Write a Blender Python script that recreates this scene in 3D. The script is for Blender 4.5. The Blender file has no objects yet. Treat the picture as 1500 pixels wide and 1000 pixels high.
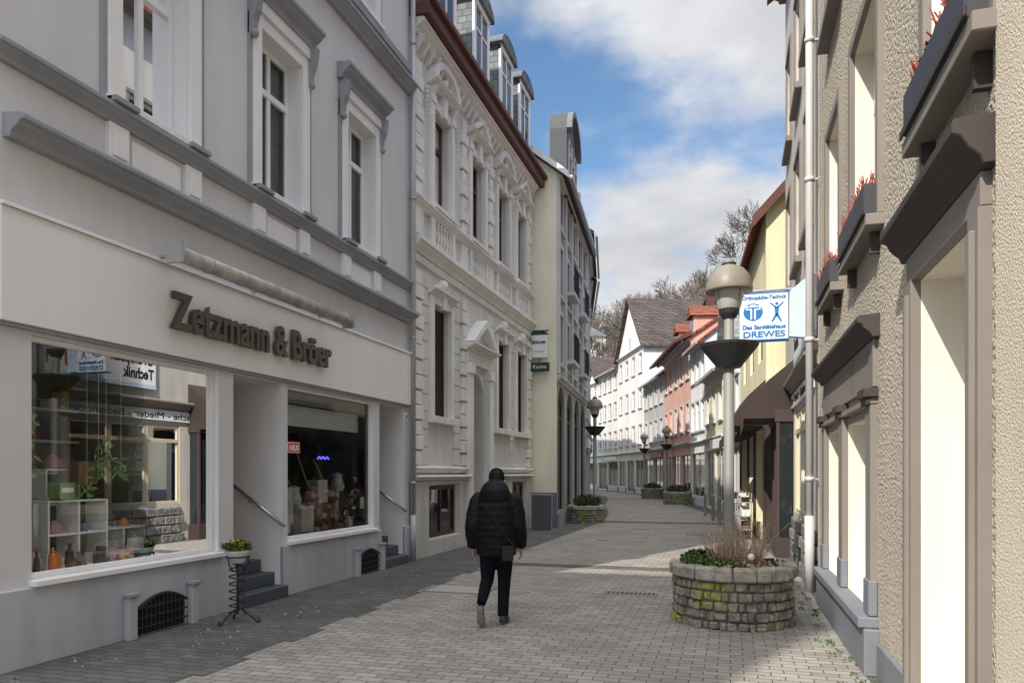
import bpy, bmesh, math, random
from mathutils import Vector, Matrix
random.seed(11)
R=random.random
def rr(a,b): return a+(b-a)*random.random()
sc=bpy.context.scene
# ------------------------------------------------------------ materials
def mk(name,col,var=.12,rough=.85,bump=0.,bscale=60,bdist=.01,streak=0.,metallic=0,spec=.4,vs=.7,tint=None,fine=.0,emit=0):
    m=bpy.data.materials.new(name); m.use_nodes=True; N=m.node_tree.nodes; L=m.node_tree.links
    b=N['Principled BSDF']; b.inputs['Roughness'].default_value=rough; b.inputs['Metallic'].default_value=metallic
    b.inputs['Specular IOR Level'].default_value=spec
    if emit: b.inputs['Emission Color'].default_value=(*col,1); b.inputs['Emission Strength'].default_value=emit
    tc=N.new('ShaderNodeTexCoord')
    def noi(scale,det=4,vec=None):
        n=N.new('ShaderNodeTexNoise'); n.inputs['Scale'].default_value=scale; n.inputs['Detail'].default_value=det
        L.new(vec or tc.outputs['Object'],n.inputs['Vector']); return n.outputs['Fac']
    def mr(s,a,b_,lo=.32,hi=.68):
        n=N.new('ShaderNodeMapRange'); n.inputs['From Min'].default_value=lo; n.inputs['From Max'].default_value=hi
        n.inputs['To Min'].default_value=a; n.inputs['To Max'].default_value=b_; L.new(s,n.inputs['Value']); return n.outputs['Result']
    def mul(a,b_):
        n=N.new('ShaderNodeMath'); n.operation='MULTIPLY'; L.new(a,n.inputs[0]); L.new(b_,n.inputs[1]); return n.outputs[0]
    f=mr(noi(vs,5),1-var,1+var*.6)
    if fine: f=mul(f,mr(noi(90,2),1-fine,1+fine))
    if streak:
        mp=N.new('ShaderNodeMapping'); mp.inputs['Scale'].default_value=(3,3,.5); L.new(tc.outputs['Object'],mp.inputs['Vector'])
        f=mul(f,mr(noi(1.,5,mp.outputs['Vector']),1-streak,1,.35,.6))
    v=N.new('ShaderNodeVectorMath'); v.operation='SCALE'; L.new(f,v.inputs['Scale'])
    if tint:
        mx=N.new('ShaderNodeMix'); mx.data_type='RGBA'; mx.inputs['A'].default_value=(*col,1); mx.inputs['B'].default_value=(*tint[0],1)
        L.new(mr(noi(tint[1],5),0,1,tint[2],tint[2]+.12),mx.inputs['Factor']); L.new(mx.outputs['Result'],v.inputs[0])
    else: v.inputs[0].default_value=col
    L.new(v.outputs[0],b.inputs['Base Color'])
    if bump:
        bp=N.new('ShaderNodeBump'); bp.inputs['Strength'].default_value=bump; bp.inputs['Distance'].default_value=bdist
        L.new(noi(bscale,3),bp.inputs['Height']); L.new(bp.outputs[0],b.inputs['Normal'])
    return m
def brickmat(name,c1,c2,mort,bw=.2,rh=.1,ms=.006,axis='xy',var=.2,bump=.5,rot=0,offset=.5):
    m=bpy.data.materials.new(name); m.use_nodes=True; N=m.node_tree.nodes; L=m.node_tree.links
    b=N['Principled BSDF']; b.inputs['Roughness'].default_value=.88; b.inputs['Specular IOR Level'].default_value=.3
    tc=N.new('ShaderNodeTexCoord'); vec=tc.outputs['Object']
    if axis!='xy':
        s=N.new('ShaderNodeSeparateXYZ'); L.new(vec,s.inputs[0]); c=N.new('ShaderNodeCombineXYZ')
        L.new(s.outputs[axis[0].upper()],c.inputs[0]); L.new(s.outputs[axis[1].upper()],c.inputs[1]); v2=c.outputs[0]
    else: v2=vec
    br=N.new('ShaderNodeTexBrick'); L.new(v2,br.inputs['Vector']); br.offset=offset
    br.inputs['Scale'].default_value=1; br.inputs['Brick Width'].default_value=bw; br.inputs['Row Height'].default_value=rh
    br.inputs['Mortar Size'].default_value=ms; br.inputs['Mortar Smooth'].default_value=.3
    br.inputs['Color1'].default_value=(*c1,1); br.inputs['Color2'].default_value=(*c2,1); br.inputs['Mortar'].default_value=(*mort,1)
    n=N.new('ShaderNodeTexNoise'); n.inputs['Scale'].default_value=.9; n.inputs['Detail'].default_value=8; n.inputs['Roughness'].default_value=.65; L.new(vec,n.inputs['Vector'])
    mr=N.new('ShaderNodeMapRange'); mr.inputs['From Min'].default_value=.3; mr.inputs['From Max'].default_value=.7
    mr.inputs['To Min'].default_value=1-var; mr.inputs['To Max'].default_value=1+var*.7; L.new(n.outputs['Fac'],mr.inputs['Value'])
    v=N.new('ShaderNodeVectorMath'); v.operation='SCALE'; L.new(br.outputs['Color'],v.inputs[0]); L.new(mr.outputs[0],v.inputs['Scale'])
    L.new(v.outputs[0],b.inputs['Base Color'])
    n2=N.new('ShaderNodeTexNoise'); n2.inputs['Scale'].default_value=60; L.new(vec,n2.inputs['Vector'])
    ma=N.new('ShaderNodeMath'); ma.operation='MULTIPLY_ADD'; L.new(br.outputs['Fac'],ma.inputs[0]); ma.inputs[1].default_value=-1.; L.new(n2.outputs['Fac'],ma.inputs[2])
    bp=N.new('ShaderNodeBump'); bp.inputs['Strength'].default_value=bump; bp.inputs['Distance'].default_value=.006
    L.new(ma.outputs[0],bp.inputs['Height']); L.new(bp.outputs[0],b.inputs['Normal'])
    return m
def glassmat(name,ior=1.7,tint=(.85,.9,.88)):
    m=bpy.data.materials.new(name); m.use_nodes=True; N=m.node_tree.nodes; L=m.node_tree.links
    N.remove(N['Principled BSDF']); o=N['Material Output']
    t=N.new('ShaderNodeBsdfTransparent'); t.inputs[0].default_value=(*tint,1)
    g=N.new('ShaderNodeBsdfGlossy'); g.inputs['Roughness'].default_value=.0; g.inputs['Color'].default_value=(.95,.97,1,1)
    f=N.new('ShaderNodeFresnel'); f.inputs[0].default_value=ior
    mx=N.new('ShaderNodeMixShader'); L.new(f.outputs[0],mx.inputs[0]); L.new(t.outputs[0],mx.inputs[1]); L.new(g.outputs[0],mx.inputs[2])
    L.new(mx.outputs[0],o.inputs[0]); return m
M={}
M['b1']=mk('b1_plaster',(.62,.61,.625),.06,.9,.15,120,.004,.05,fine=.03)
M['b1plinth']=mk('b1_plinth',(.45,.46,.50),.14,.9,.3,60,.004,.14)
M['b1trim']=mk('b1_trim_grey',(.31,.32,.345),.1,.8,.1,60,.003,.1)
M['b1white']=mk('b1_trim_white',(.80,.79,.79),.05,.75,0,streak=.06)
M['panel']=mk('fascia_panel',(.78,.765,.755),.04,.6,0,streak=.03)
M['white']=mk('white_frame',(.82,.82,.83),.03,.4)
M['curtain']=mk('curtain',(.55,.56,.58),.3,.9,vs=3)
M['b2']=mk('b2_plaster',(.67,.655,.62),.08,.9,.15,80,.004,.10)
M['b2trim']=mk('b2_stucco_trim',(.77,.755,.725),.07,.85,.1,80,.003,.10)
M['b2grey']=mk('b2_plinth',(.58,.57,.54),.1,.9,.2,60,.004,.15)
M['brown']=mk('dark_brown_wood',(.09,.03,.025),.2,.5)
M['brown2']=mk('brown_shutter',(.06,.04,.037),.15,.6)
M['slate']=brickmat('slate_tiles',(.13,.14,.15),(.20,.215,.23),(.05,.05,.055),.25,.16,.008,'yz',.25,.6)
M['slatex']=brickmat('slate_tiles_x',(.18,.20,.21),(.28,.31,.32),(.08,.09,.09),.22,.16,.008,'xz',.2,.6)
M['tile']=brickmat('clay_tiles',(.30,.095,.055),(.20,.07,.045),(.06,.02,.015),.22,.2,.012,'yz',.3,.8)
M['tiledark']=brickmat('dark_roof_tiles',(.075,.06,.057),(.115,.09,.085),(.022,.022,.022),.25,.3,.02,'yz',.3,.8)
M['eave']=mk('eave_redbrown',(.12,.045,.035),.2,.6)
M['cream']=mk('cream_plaster',(.86,.82,.64),.06,.9,.1,60,.003,.08)
M['b3']=mk('b3_plaster',(.38,.38,.37),.12,.9,.1,60,.003,.15)
M['b3trim']=mk('b3_trim',(.54,.55,.55),.1,.85)
M['darkslate']=mk('dark_slate_cladding',(.07,.075,.08),.2,.6,.3,30,.01)
M['coping']=mk('gable_coping_lead',(.17,.175,.18),.2,.6,.2,30,.01)
M['rough']=mk('roughcast_beige',(.60,.53,.425),.09,.95,1.,34,.075,.05,fine=.14)
M['rough0']=mk('roughcast_cream',(.70,.61,.48),.06,.95,.8,75,.018,.05,fine=.06)
M['taupe']=mk('taupe_trim',(.25,.22,.195),.1,.8,.1,60,.003,.1)
M['headbrown']=mk('head_moulding_brown',(.055,.043,.04),.15,.65,.1,60,.003)
M['reveal']=mk('reveal_cream_white',(.80,.75,.63),.05,.8)
M['plgrey']=mk('plinth_bluegrey',(.20,.21,.24),.12,.8,.2,50,.004,.1)
M['char']=mk('charcoal_box',(.05,.052,.06),.1,.55)
M['r2']=mk('r2_plaster',(.56,.53,.48),.1,.95,.5,70,.01,.14)
M['yellow']=mk('yellow_plaster',(.80,.74,.50),.06,.9,.1,60,.003,.1)
M['pink']=mk('salmon_plaster',(.72,.42,.34),.08,.9,streak=.1)
M['wh']=mk('white_plaster',(.80,.80,.79),.06,.9,streak=.10)
M['wh2']=mk('white_plaster_b',(.76,.755,.74),.08,.9,streak=.12)
M['oc']=mk('ochre_plaster',(.76,.70,.53),.08,.9,streak=.1)
M['bl']=mk('pale_blue_plaster',(.56,.62,.64),.08,.9,streak=.1)
M['gr']=mk('grey_plaster',(.50,.50,.49),.1,.9,streak=.15)
M['pane']=mk('dark_window_pane',(.02,.024,.028),.2,.06,spec=.8)
M['glass']=glassmat('shop_glass',1.36,(.95,.97,.96))
M['glass2']=glassmat('window_glass',1.6,(.75,.8,.8))
M['metal']=mk('letter_metal',(.11,.105,.09),.1,.4,metallic=.4)
M['steel']=mk('brushed_steel',(.5,.5,.51),.1,.3,metallic=.9)
M['zinc']=mk('zinc_pipe',(.45,.45,.46),.1,.5,metallic=.3,streak=.1)
M['barw']=mk('light_tube_cover',(.40,.385,.35),.35,.4,vs=6)
M['pipew']=mk('painted_pipe',(.62,.61,.61),.08,.55,streak=.12)
M['lampgrey']=mk('lamp_post_paint',(.26,.26,.245),.15,.5)
M['lamphood']=mk('lamp_hood_grp',(.27,.24,.195),.15,.45)
M['lampdark']=mk('lamp_dark_dish',(.04,.04,.042),.1,.45)
M['lampglass']=mk('lamp_frosted_glass',(.50,.50,.48),.06,.25)
M['iron']=mk('wrought_iron',(.02,.02,.022),.2,.5)
M['stone']=mk('planter_stone',(.31,.295,.245),.45,.95,1.,28,.03,0,tint=((.36,.38,.10),2.3,.49),vs=9,fine=.18)
M['stonerim']=mk('planter_rim_stone',(.40,.37,.31),.3,.95,.9,34,.02,0,tint=((.26,.25,.13),3,.54),vs=9,fine=.14)
M['mortar']=mk('mortar',(.14,.13,.105),.2,.95)
M['soil']=mk('soil',(.05,.04,.03),.3,1,.8,30,.02)
M['twig']=mk('dry_twig',(.44,.32,.21),.3,.9,vs=20)
M['leaf']=mk('leaf_green',(.07,.13,.03),.4,.7,vs=14)
M['leafd']=mk('leaf_dark',(.03,.055,.022),.4,.7,vs=14)
M['ever']=mk('evergreen_far',(.06,.075,.04),.4,.9,vs=.2)
M['red']=mk('red_flower',(.36,.06,.06),.4,.7,vs=30)
M['yel']=mk('yellow_flower',(.75,.55,.05),.2,.6)
M['bark']=mk('bark',(.085,.07,.06),.3,.95)
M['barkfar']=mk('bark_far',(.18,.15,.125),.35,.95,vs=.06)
M['hill']=mk('hill_ground',(.17,.15,.10),.4,1.,.5,1,.5,vs=.05,tint=((.14,.15,.075),.05,.52))
M['rock']=mk('hill_rock',(.38,.35,.29),.4,1.,1,.6,.8,vs=.4)
M['blue']=mk('sign_blue',(.01,.19,.52),.05,.4)
M['signw']=mk('sign_white',(.82,.84,.86),.03,.35)
M['signb']=mk('sign_paleblue',(.52,.68,.82),.05,.35)
M['green']=mk('sign_darkgreen',(.02,.06,.045),.1,.4)
M['redp']=mk('red_plate',(.55,.03,.03),.05,.4)
M['black']=mk('black_matt',(.012,.012,.013),.2,.6)
M['step']=mk('dark_step_stone',(.07,.08,.10),.2,.5)
M['inwall']=mk('shop_interior_wall',(.20,.21,.15),.5,.9,vs=2)
M['shelf']=mk('white_shelf',(.80,.80,.79),.03,.5)
M['awn']=mk('awning_brown',(.05,.036,.03),.2,.85)
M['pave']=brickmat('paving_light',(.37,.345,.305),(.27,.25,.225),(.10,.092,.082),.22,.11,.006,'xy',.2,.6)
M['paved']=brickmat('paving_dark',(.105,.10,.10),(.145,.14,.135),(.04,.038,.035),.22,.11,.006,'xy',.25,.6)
M['ground']=mk('ground_asphalt',(.14,.135,.125),.2,.95,.3,30,.01)
M['cover']=mk('cast_cover',(.36,.345,.31),.15,.8,.6,80,.006)
M['coverd']=mk('iron_cover',(.05,.05,.05),.2,.6,.6,120,.006)
M['quarry']=mk('rubble_stone',(.20,.195,.19),.4,.95,1.,9,.05,vs=6)
M['neon']=mk('neon_blue',(.08,.08,.9),.0,.5,emit=2.5)
# ------------------------------------------------------------ geometry core
class Fr:
    def __init__(s,p0,p1,side):
        d=Vector((p1[0]-p0[0],p1[1]-p0[1])); s.L=d.length; d.normalize(); s.o=Vector(p0); s.t=d; s.n=Vector((d.y,-d.x))*side
    def P(s,u,z,w): 
        q=s.o+s.t*u+s.n*w; return Vector((q.x,q.y,z))
class Part:
    def __init__(s,name,mat,bevel=0,smooth=False): s.name=name;s.mat=mat;s.v=[];s.f=[];s.bevel=bevel;s.smooth=smooth
    def add(s,vs,fs):
        k=len(s.v); s.v+= [tuple(v) for v in vs]; s.f+=[tuple(i+k for i in f) for f in fs]
    def box(s,F,u0,u1,z0,z1,w0,w1):
        c=[F.P(u,z,w) for w in (w0,w1) for z in (z0,z1) for u in (u0,u1)]
        s.add(c,[(0,1,3,2),(4,6,7,5),(0,4,5,1),(2,3,7,6),(0,2,6,4),(1,5,7,3)])
    def quad(s,F,pts): s.add([F.P(*p) for p in pts],[tuple(range(len(pts)))])
    def prof(s,F,u0,u1,pts):
        n=len(pts); a=[F.P(u0,z,w) for w,z in pts]; b=[F.P(u1,z,w) for w,z in pts]
        s.add(a+b,[tuple(range(n)),tuple(range(2*n-1,n-1,-1))]+[(i,(i+1)%n,n+(i+1)%n,n+i) for i in range(n)])
    def ext(s,F,pts,w0,w1):
        n=len(pts); a=[F.P(u,z,w0) for u,z in pts]; b=[F.P(u,z,w1) for u,z in pts]
        s.add(a+b,[tuple(range(n)),tuple(range(2*n-1,n-1,-1))]+[(i,(i+1)%n,n+(i+1)%n,n+i) for i in range(n)])
    def wall(s,F,u0,u1,z0,z1,ops,r=.2,rp=None,w=0):
        rp=rp or s
        us=sorted({u0,u1}|{o[0] for o in ops}|{o[1] for o in ops}); zs=sorted({z0,z1}|{o[2] for o in ops}|{o[3] for o in ops})
        us=[x for x in us if u0<=x<=u1]; zs=[x for x in zs if z0<=x<=z1]
        for i in range(len(us)-1):
            for j in range(len(zs)-1):
                cu=(us[i]+us[i+1])/2; cz=(zs[j]+zs[j+1])/2
                if any(o[0]<cu<o[1] and o[2]<cz<o[3] for o in ops): continue
                s.quad(F,[(us[i],zs[j],w),(us[i+1],zs[j],w),(us[i+1],zs[j+1],w),(us[i],zs[j+1],w)])
        for o in ops:
            a,b,c,d=o[:4]; q=w-(o[4] if len(o)>4 else r)
            rp.quad(F,[(a,c,w),(a,d,w),(a,d,q),(a,c,q)]); rp.quad(F,[(b,c,w),(b,d,w),(b,d,q),(b,c,q)])
            rp.quad(F,[(a,d,w),(b,d,w),(b,d,q),(a,d,q)]); rp.quad(F,[(a,c,w),(b,c,w),(b,c,q),(a,c,q)])
    def cyl(s,p0,p1,r0,r1=None,seg=12,cap=True):
        r1=r0 if r1 is None else r1; p0=Vector(p0);p1=Vector(p1); d=(p1-p0)
        if d.length<1e-6: return
        d.normalize(); a=d.orthogonal().normalized(); b=d.cross(a)
        A=[p0+(a*math.cos(t)+b*math.sin(t))*r0 for t in [2*math.pi*i/seg for i in range(seg)]]
        B=[p1+(a*math.cos(t)+b*math.sin(t))*r1 for t in [2*math.pi*i/seg for i in range(seg)]]
        f=[(i,(i+1)%seg,seg+(i+1)%seg,seg+i) for i in range(seg)]
        if cap: f+=[tuple(range(seg-1,-1,-1)),tuple(range(seg,2*seg))]
        s.add(A+B,f)
    def path(s,pts,r,seg=8):
        for i in range(len(pts)-1): s.cyl(pts[i],pts[i+1],r,r,seg)
    def lathe(s,c,prof,seg=24):
        c=Vector(c); vs=[]; fs=[]
        for r,z in prof:
            for i in range(seg):
                t=2*math.pi*i/seg; vs.append(c+Vector((r*math.cos(t),r*math.sin(t),z)))
        for j in range(len(prof)-1):
            for i in range(seg): fs.append((j*seg+i,j*seg+(i+1)%seg,(j+1)*seg+(i+1)%seg,(j+1)*seg+i))
        s.add(vs,fs)
    def ball(s,c,r,seg=10,sz=1.):
        n=seg//2+1; s.lathe(c,[(max(1e-4,r*math.sin(math.pi*i/n)),-r*sz*math.cos(math.pi*i/n)) for i in range(n+1)],seg)
    def leaves(s,c,rad,n,size,flat=1.):
        for _ in range(n):
            while True:
                p=Vector((rr(-1,1),rr(-1,1),rr(-1,1)))
                if p.length<1: break
            p=Vector(c)+Vector((p.x*rad[0],p.y*rad[1],p.z*rad[2]))
            a=Vector((rr(-1,1),rr(-1,1),rr(-.6,1))).normalized(); b=a.orthogonal().normalized()
            b=Matrix.Rotation(rr(0,6.3),3,a)@b; q=size*rr(.6,1.4)
            s.add([p-b*q*.3,p+a*q*.5-0*b,p+b*q*.3,p-a*q*.5],[(0,1,2,3)])
ALL=[]
class Grp:
    def __init__(s,name,loc): s.name=name; s.loc=Vector(loc); s.parts={}; s.e=bpy.data.objects.new(name,None); sc.collection.objects.link(s.e); s.e.location=s.loc; ALL.append(s)
    def p(s,name,mat=None,bevel=0,smooth=False):
        if name not in s.parts: s.parts[name]=Part(name,M[mat],bevel,smooth)
        return s.parts[name]
    def child(s,ob): ob.parent=s.e; ob.location=Vector(ob.location)-s.loc
    def finish(s):
        for p in s.parts.values():
            if not p.v: continue
            me=bpy.data.meshes.new(p.name); me.from_pydata(p.v,[],p.f); 
            bm=bmesh.new(); bm.from_mesh(me); bmesh.ops.recalc_face_normals(bm,faces=bm.faces); bm.to_mesh(me); bm.free()
            me.materials.append(p.mat)
            if p.smooth: 
                for f in me.polygons: f.use_smooth=True
            ob=bpy.data.objects.new(p.name,me); sc.collection.objects.link(ob); ob.parent=s.e; ob.location=-s.loc
            if p.bevel:
                b=ob.modifiers.new('bevel','BEVEL'); b.width=p.bevel; b.segments=1; b.limit_method='ANGLE'; b.angle_limit=.7
def text(G,name,s,loc,rot,size,mat,width=None,ext=.004,off=0,align='LEFT'):
    c=bpy.data.curves.new(name,'FONT'); c.body=s; c.size=size; c.extrude=ext; c.offset=off; c.align_x=align
    c.materials.append(M[mat]); o=bpy.data.objects.new(name,c); sc.collection.objects.link(o)
    o.rotation_euler=[math.radians(a) for a in rot]; o.location=loc
    if width:
        bpy.context.view_layer.update(); o.scale.x=width/o.dimensions.x
    G.child(o); return o
def window(G,F,a,b,c,d,w=-.18,fm='white',mull=1,trans=.68,curtain=0,pane='glass2',fw=.07):
    fp=G.p('window_frames_'+fm,fm,.004); e=.002
    fp.box(F,a+e,a+fw,c+e,d-e,w-.03,w+.03); fp.box(F,b-fw,b-e,c+e,d-e,w-.03,w+.03)
    fp.box(F,a+fw,b-fw,c+e,c+fw,w-.03,w+.03); fp.box(F,a+fw,b-fw,d-fw,d-e,w-.03,w+.03)
    if trans:
        t=c+(d-c)*trans; fp.box(F,a+fw,b-fw,t-.045,t+.045,w-.028,w+.045)
    for k in range(mull):
        m=a+(b-a)*(k+1)/(mull+1); fp.box(F,m-.035,m+.035,c+fw,d-fw,w-.026,w+.034)
    G.p('panes_'+pane,pane).quad(F,[(a+fw,c+fw,w),(b-fw,c+fw,w),(b-fw,d-fw,w),(a+fw,d-fw,w)])
    if curtain:
        cp=G.p('curtains','curtain'); n=14
        for (x0,x1) in ([(a+.05,a+(b-a)*.4),(a+(b-a)*.62,b-.05)] if curtain==2 else [(a+.05,b-.05)]):
            for i in range(n):
                p0=x0+(x1-x0)*i/n; p1=x0+(x1-x0)*(i+1)/n; o0=.02*(i%2); o1=.02*((i+1)%2)
                cp.quad(F,[(p0,c+.05,w-.1-o0),(p1,c+.05,w-.1-o1),(p1,d-.05,w-.1-o1),(p0,d-.05,w-.1-o0)])
def shell(G,part,F,u0,u1,z0,z1,depth):
    part.quad(F,[(u0,z0,0),(u0,z1,0),(u0,z1,-depth),(u0,z0,-depth)]); part.quad(F,[(u1,z0,0),(u1,z1,0),(u1,z1,-depth),(u1,z0,-depth)])
    part.quad(F,[(u0,z0,-depth),(u0,z1,-depth),(u1,z1,-depth),(u1,z0,-depth)])
def gabroof(G,F,u0,u1,eave,ridge,depth,rm,wm='walls',over=.4,ov2=.12,th=.16):
    k=(ridge-eave)/(depth/2); 
    G.p(wm).prof(F,u0,u1,[(0,eave),(-depth/2,ridge),(-depth,eave)])
    G.p('roof',rm).prof(F,u0-ov2,u1+ov2,[(over,eave-k*over+.02),(over,eave-k*over+th+.02),(-depth/2,ridge+th+.02),(-depth-over,eave-k*over+th+.02),(-depth-over,eave-k*over+.02),(-depth/2,ridge+.02)])
def cornice(p,F,u0,u1,z0,h,w,base=-.01):
    p.prof(F,u0,u1,[(base,z0),(w*.35,z0),(w*.4,z0+h*.25),(w*.75,z0+h*.5),(w*.8,z0+h*.62),(w,z0+h*.68),(w,z0+h*.9),(w*.9,z0+h),(base,z0+h+.02)])
# ============================================================ LEFT BUILDING 1 (shop)
FL=Fr((-6,0),(-6,60),1)
G=Grp('grey_shop_house',(-6,9,0))
W=G.p('walls','b1')
A0,A1=4.75,13.24
ups=[(6.13,7.1),(8.47,9.43),(10.78,11.74)]
ops=[(5.13,7.65,.76,2.96,.12),(7.93,8.97,.0,2.96,.95),(9.12,11.76,.76,2.96,.12),(11.97,12.98,.0,2.96,.95)]
ops+= [(a,b,5.5,7.6,.26) for a,b in ups]+[(a,b,9.62,11.6,.26) for a,b in ups]
W.wall(FL,A0,A1,.0,13.3,ops,.2,G.p('reveals','b1white'))
shell(G,W,FL,A0,A1,0,13.3,11)
gabroof(G,FL,A0,A1,13.3,17.,11,'tiledark',over=.5)
pl=G.p('plinth','b1plinth',.008)
for a,b in [(A0-.02,7.93),(8.97,11.97),(12.98,A1)]: pl.box(FL,a,b,0,.70,-.02,.05)
sl=G.p('sills','b1white',.006)
for a,b in [(5.1,7.68),(9.09,11.79)]: sl.box(FL,a,b,.702,.757,-.11,.09)
for a,b in [(6.28,7.0),(11.1,11.8)]:
    gr=G.p('basement_grates','iron'); 
    n=12; arc=[(a+(b-a)*i/n,.30+.12*math.sin(math.pi*i/n)) for i in range(n+1)]
    G.p('grate_recess','black').ext(FL,[(a,.02)]+arc+[(b,.02)],.051,.056)
    for i in range(1,n): gr.cyl(FL.P(arc[i][0],.03,.085),FL.P(arc[i][0],arc[i][1],.085),.009,seg=6)
    for z in (.1,.2,.3): gr.cyl(FL.P(a,z,.09),FL.P(b,z,.09),.01,seg=6)
    gr.path([FL.P(x,z,.09) for x,z in arc],.014,6)
    for q in (a-.1,b+.1):
        pl.box(FL,q-.055,q+.055,0,.44,.051,.13); G.p('post_caps','b1trim',.008).box(FL,q-.07,q+.07,.441,.485,.051,.15)
pn=G.p('fascia_panel','panel',.006)
pn.box(FL,A0+.03,A1-.06,3.02,4.0,-.01,.075); G.p('fascia_strip','white').box(FL,A0+.03,A1-.06,4.002,4.035,-.01,.10)
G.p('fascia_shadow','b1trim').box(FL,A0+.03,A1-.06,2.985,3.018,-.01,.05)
tr=G.p('grey_cornices','b1trim',.006)
cornice(tr,FL,A0+.1,A1-.03,4.60,.20,.24); cornice(tr,FL,A0-.02,A1-.03,5.24,.17,.14); cornice(tr,FL,A0-.02,A1-.03,9.02,.2,.22)
tr.box(FL,A0-.02,A1-.03,9.42,9.55,-.01,.1); cornice(tr,FL,A0-.1,A1-.02,12.95,.33,.45)
wt=G.p('white_trim','b1white',.006)
for zz,(z0,z1) in enumerate([(5.5,7.6),(9.62,11.6)]):
    for a,b in ups:
        for q in (a-.10,b+.10): wt.box(FL,q-.09,q+.09,z0-.08,z1+.18,-.01,.055)
        wt.box(FL,a-.008,b+.008,z1+.003,z1+.18,-.01,.05)
        tr.box(FL,a-.26,a-.195,z0-.08,z1+.1,-.01,.035); tr.box(FL,b+.195,b+.26,z0-.08,z1+.1,-.01,.035)
        wt.box(FL,a-.2,b+.2,z1+.182,z1+.36,-.01,.09)
        cornice(tr,FL,a-.3,b+.3,z1+.40,.24,.26)
        tr.box(FL,a-.24,b+.24,z1+.34,z1+.399,-.01,.12)
        for q in (a-.2,b+.2):
            tr.prof(FL,q-.06,q+.06,[(.0,z1-.2),(.07,z1-.18),(.09,z1),(.14,z1+.12),(.18,z1+.36),(.0,z1+.36)])
            tr.ball(FL.P(q,z1-.17,.07),.06,8)
        window(G,FL,a,b,z0,z1,-.22,'white',1,.7,2)
        wt.box(FL,a-.22,b+.22,z0-.075,z0-.003,-.01,.12)
    if zz==0:
        for a,b in ups:
            for q in (a-.06,b+.06):
                wt.box(FL,q-.13,q+.13,4.83,5.235,-.01,.06); wt.box(FL,q-.09,q+.09,4.9,5.17,.05,.085); 
            tr.box(FL,a-.22,a+.1,5.415,5.47,-.01,.17); tr.box(FL,b-.1,b+.22,5.415,5.47,-.01,.17)
            G.p('apron_panels','b1white',.004).box(FL,a+.13,b-.13,4.9,5.17,-.01,.03)
for a,b in [(5.13,7.65),(9.12,11.76)]:
    window(G,FL,a,b,.76,2.96,-.09,'b1white',0,0,0,'glass',.05)
G.p('blind_box','b1trim',.004).box(FL,9.18,11.70,2.74,2.905,-.22,-.13)
G.p('blind_white','signw').box(FL,9.18,11.70,2.42,2.73,-.3,-.28)
for i in range(14): G.p('blind_box').box(FL,9.18,11.70,2.745+i*.011,2.749+i*.011,-.128,-.125)
for a,b in [(7.93,8.97),(11.97,12.98)]:
    st=G.p('door_steps','step',.01)
    for i in range(4): st.box(FL,a+.003,b-.003,i*.17,(i+1)*.17-.002,-.93,.12-.22*i)
    dr=G.p('doors','b1trim',.01); dr.box(FL,a+.01,b-.01,.68,2.95,-.94,-.90); 
    G.p('door_glass','pane').box(FL,a+.16,b-.16,.95,2.1,-.9,-.895); G.p('door_glass').box(FL,a+.12,b-.12,2.25,2.85,-.9,-.895)
    hr=G.p('handrail','steel',0,True)
    hr.path([FL.P(b-.06,1.55,-.75),FL.P(b-.06,.98,.1)],.025,10)
    hr.path([FL.P(b-.06,1.35,-.5),FL.P(b-.01,1.30,-.5)],.012,6); hr.path([FL.P(b-.06,1.05,0),FL.P(b-.01,1.0,0)],.012,6)
text(G,'shop_letters','Zetzmann & Bröer',(-5.87,6.72,3.32),(90,0,90),.56,'metal',3.36,.028,.014)
lb=G.p('sign_light_bar','barw',0,True)
lb.cyl((-5.56,6.42,4.02),(-5.56,10.05,4.02),.085,.085,16)
for y in (6.44,6.9,7.5,8.1,8.7,9.3,9.9,10.03): lb.cyl((-5.56,y,4.02),(-5.56,y+.03,4.02),.092,.092,16)
G.p('light_bar_back','b1trim').box(FL,6.42,10.08,4.03,4.13,.355,.375)
for y in (6.6,8.2,9.8): G.p('bar_arms','zinc').box(FL,y-.02,y+.02,4.04,4.07,.08,.45)
G.p('bar_arms').box(FL,6.39,6.42,3.91,4.13,.34,.54); G.p('bar_arms').box(FL,10.06,10.09,3.91,4.13,.34,.54)
dp=G.p('downpipe','zinc',0,True); dp.cyl((-5.90,13.20,.3),(-5.90,13.20,13),.05,seg=14); dp.cyl((-5.90,13.20,0),(-5.90,13.20,.9),.06,seg=14)
for z in (1.5,4.3,7,10): dp.cyl((-5.90,13.20,z),(-5.90,13.20,z+.05),.062,seg=14)
G.p('house_number','signw').box(FL,13.02,13.14,2.72,2.88,.0,.012)
text(G,'house_number_text','29',(-5.985,13.035,2.76),(90,0,90),.1,'black',.08,.002)
iw=G.p('interior','inwall')
iw.box(FL,A0+.1,7.9,.0,3.2,-2.6,-2.5); iw.box(FL,9.0,A1-.1,.0,3.2,-2.6,-2.5); iw.box(FL,A0+.05,A1-.05,3.2,3.3,-9,-.3)
iw.box(FL,7.84,7.92,0,3.2,-3.5,-.13); iw.box(FL,8.98,9.06,0,3.2,-3.5,-.13); iw.box(FL,11.86,11.94,0,3.2,-3.5,-.13)
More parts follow.
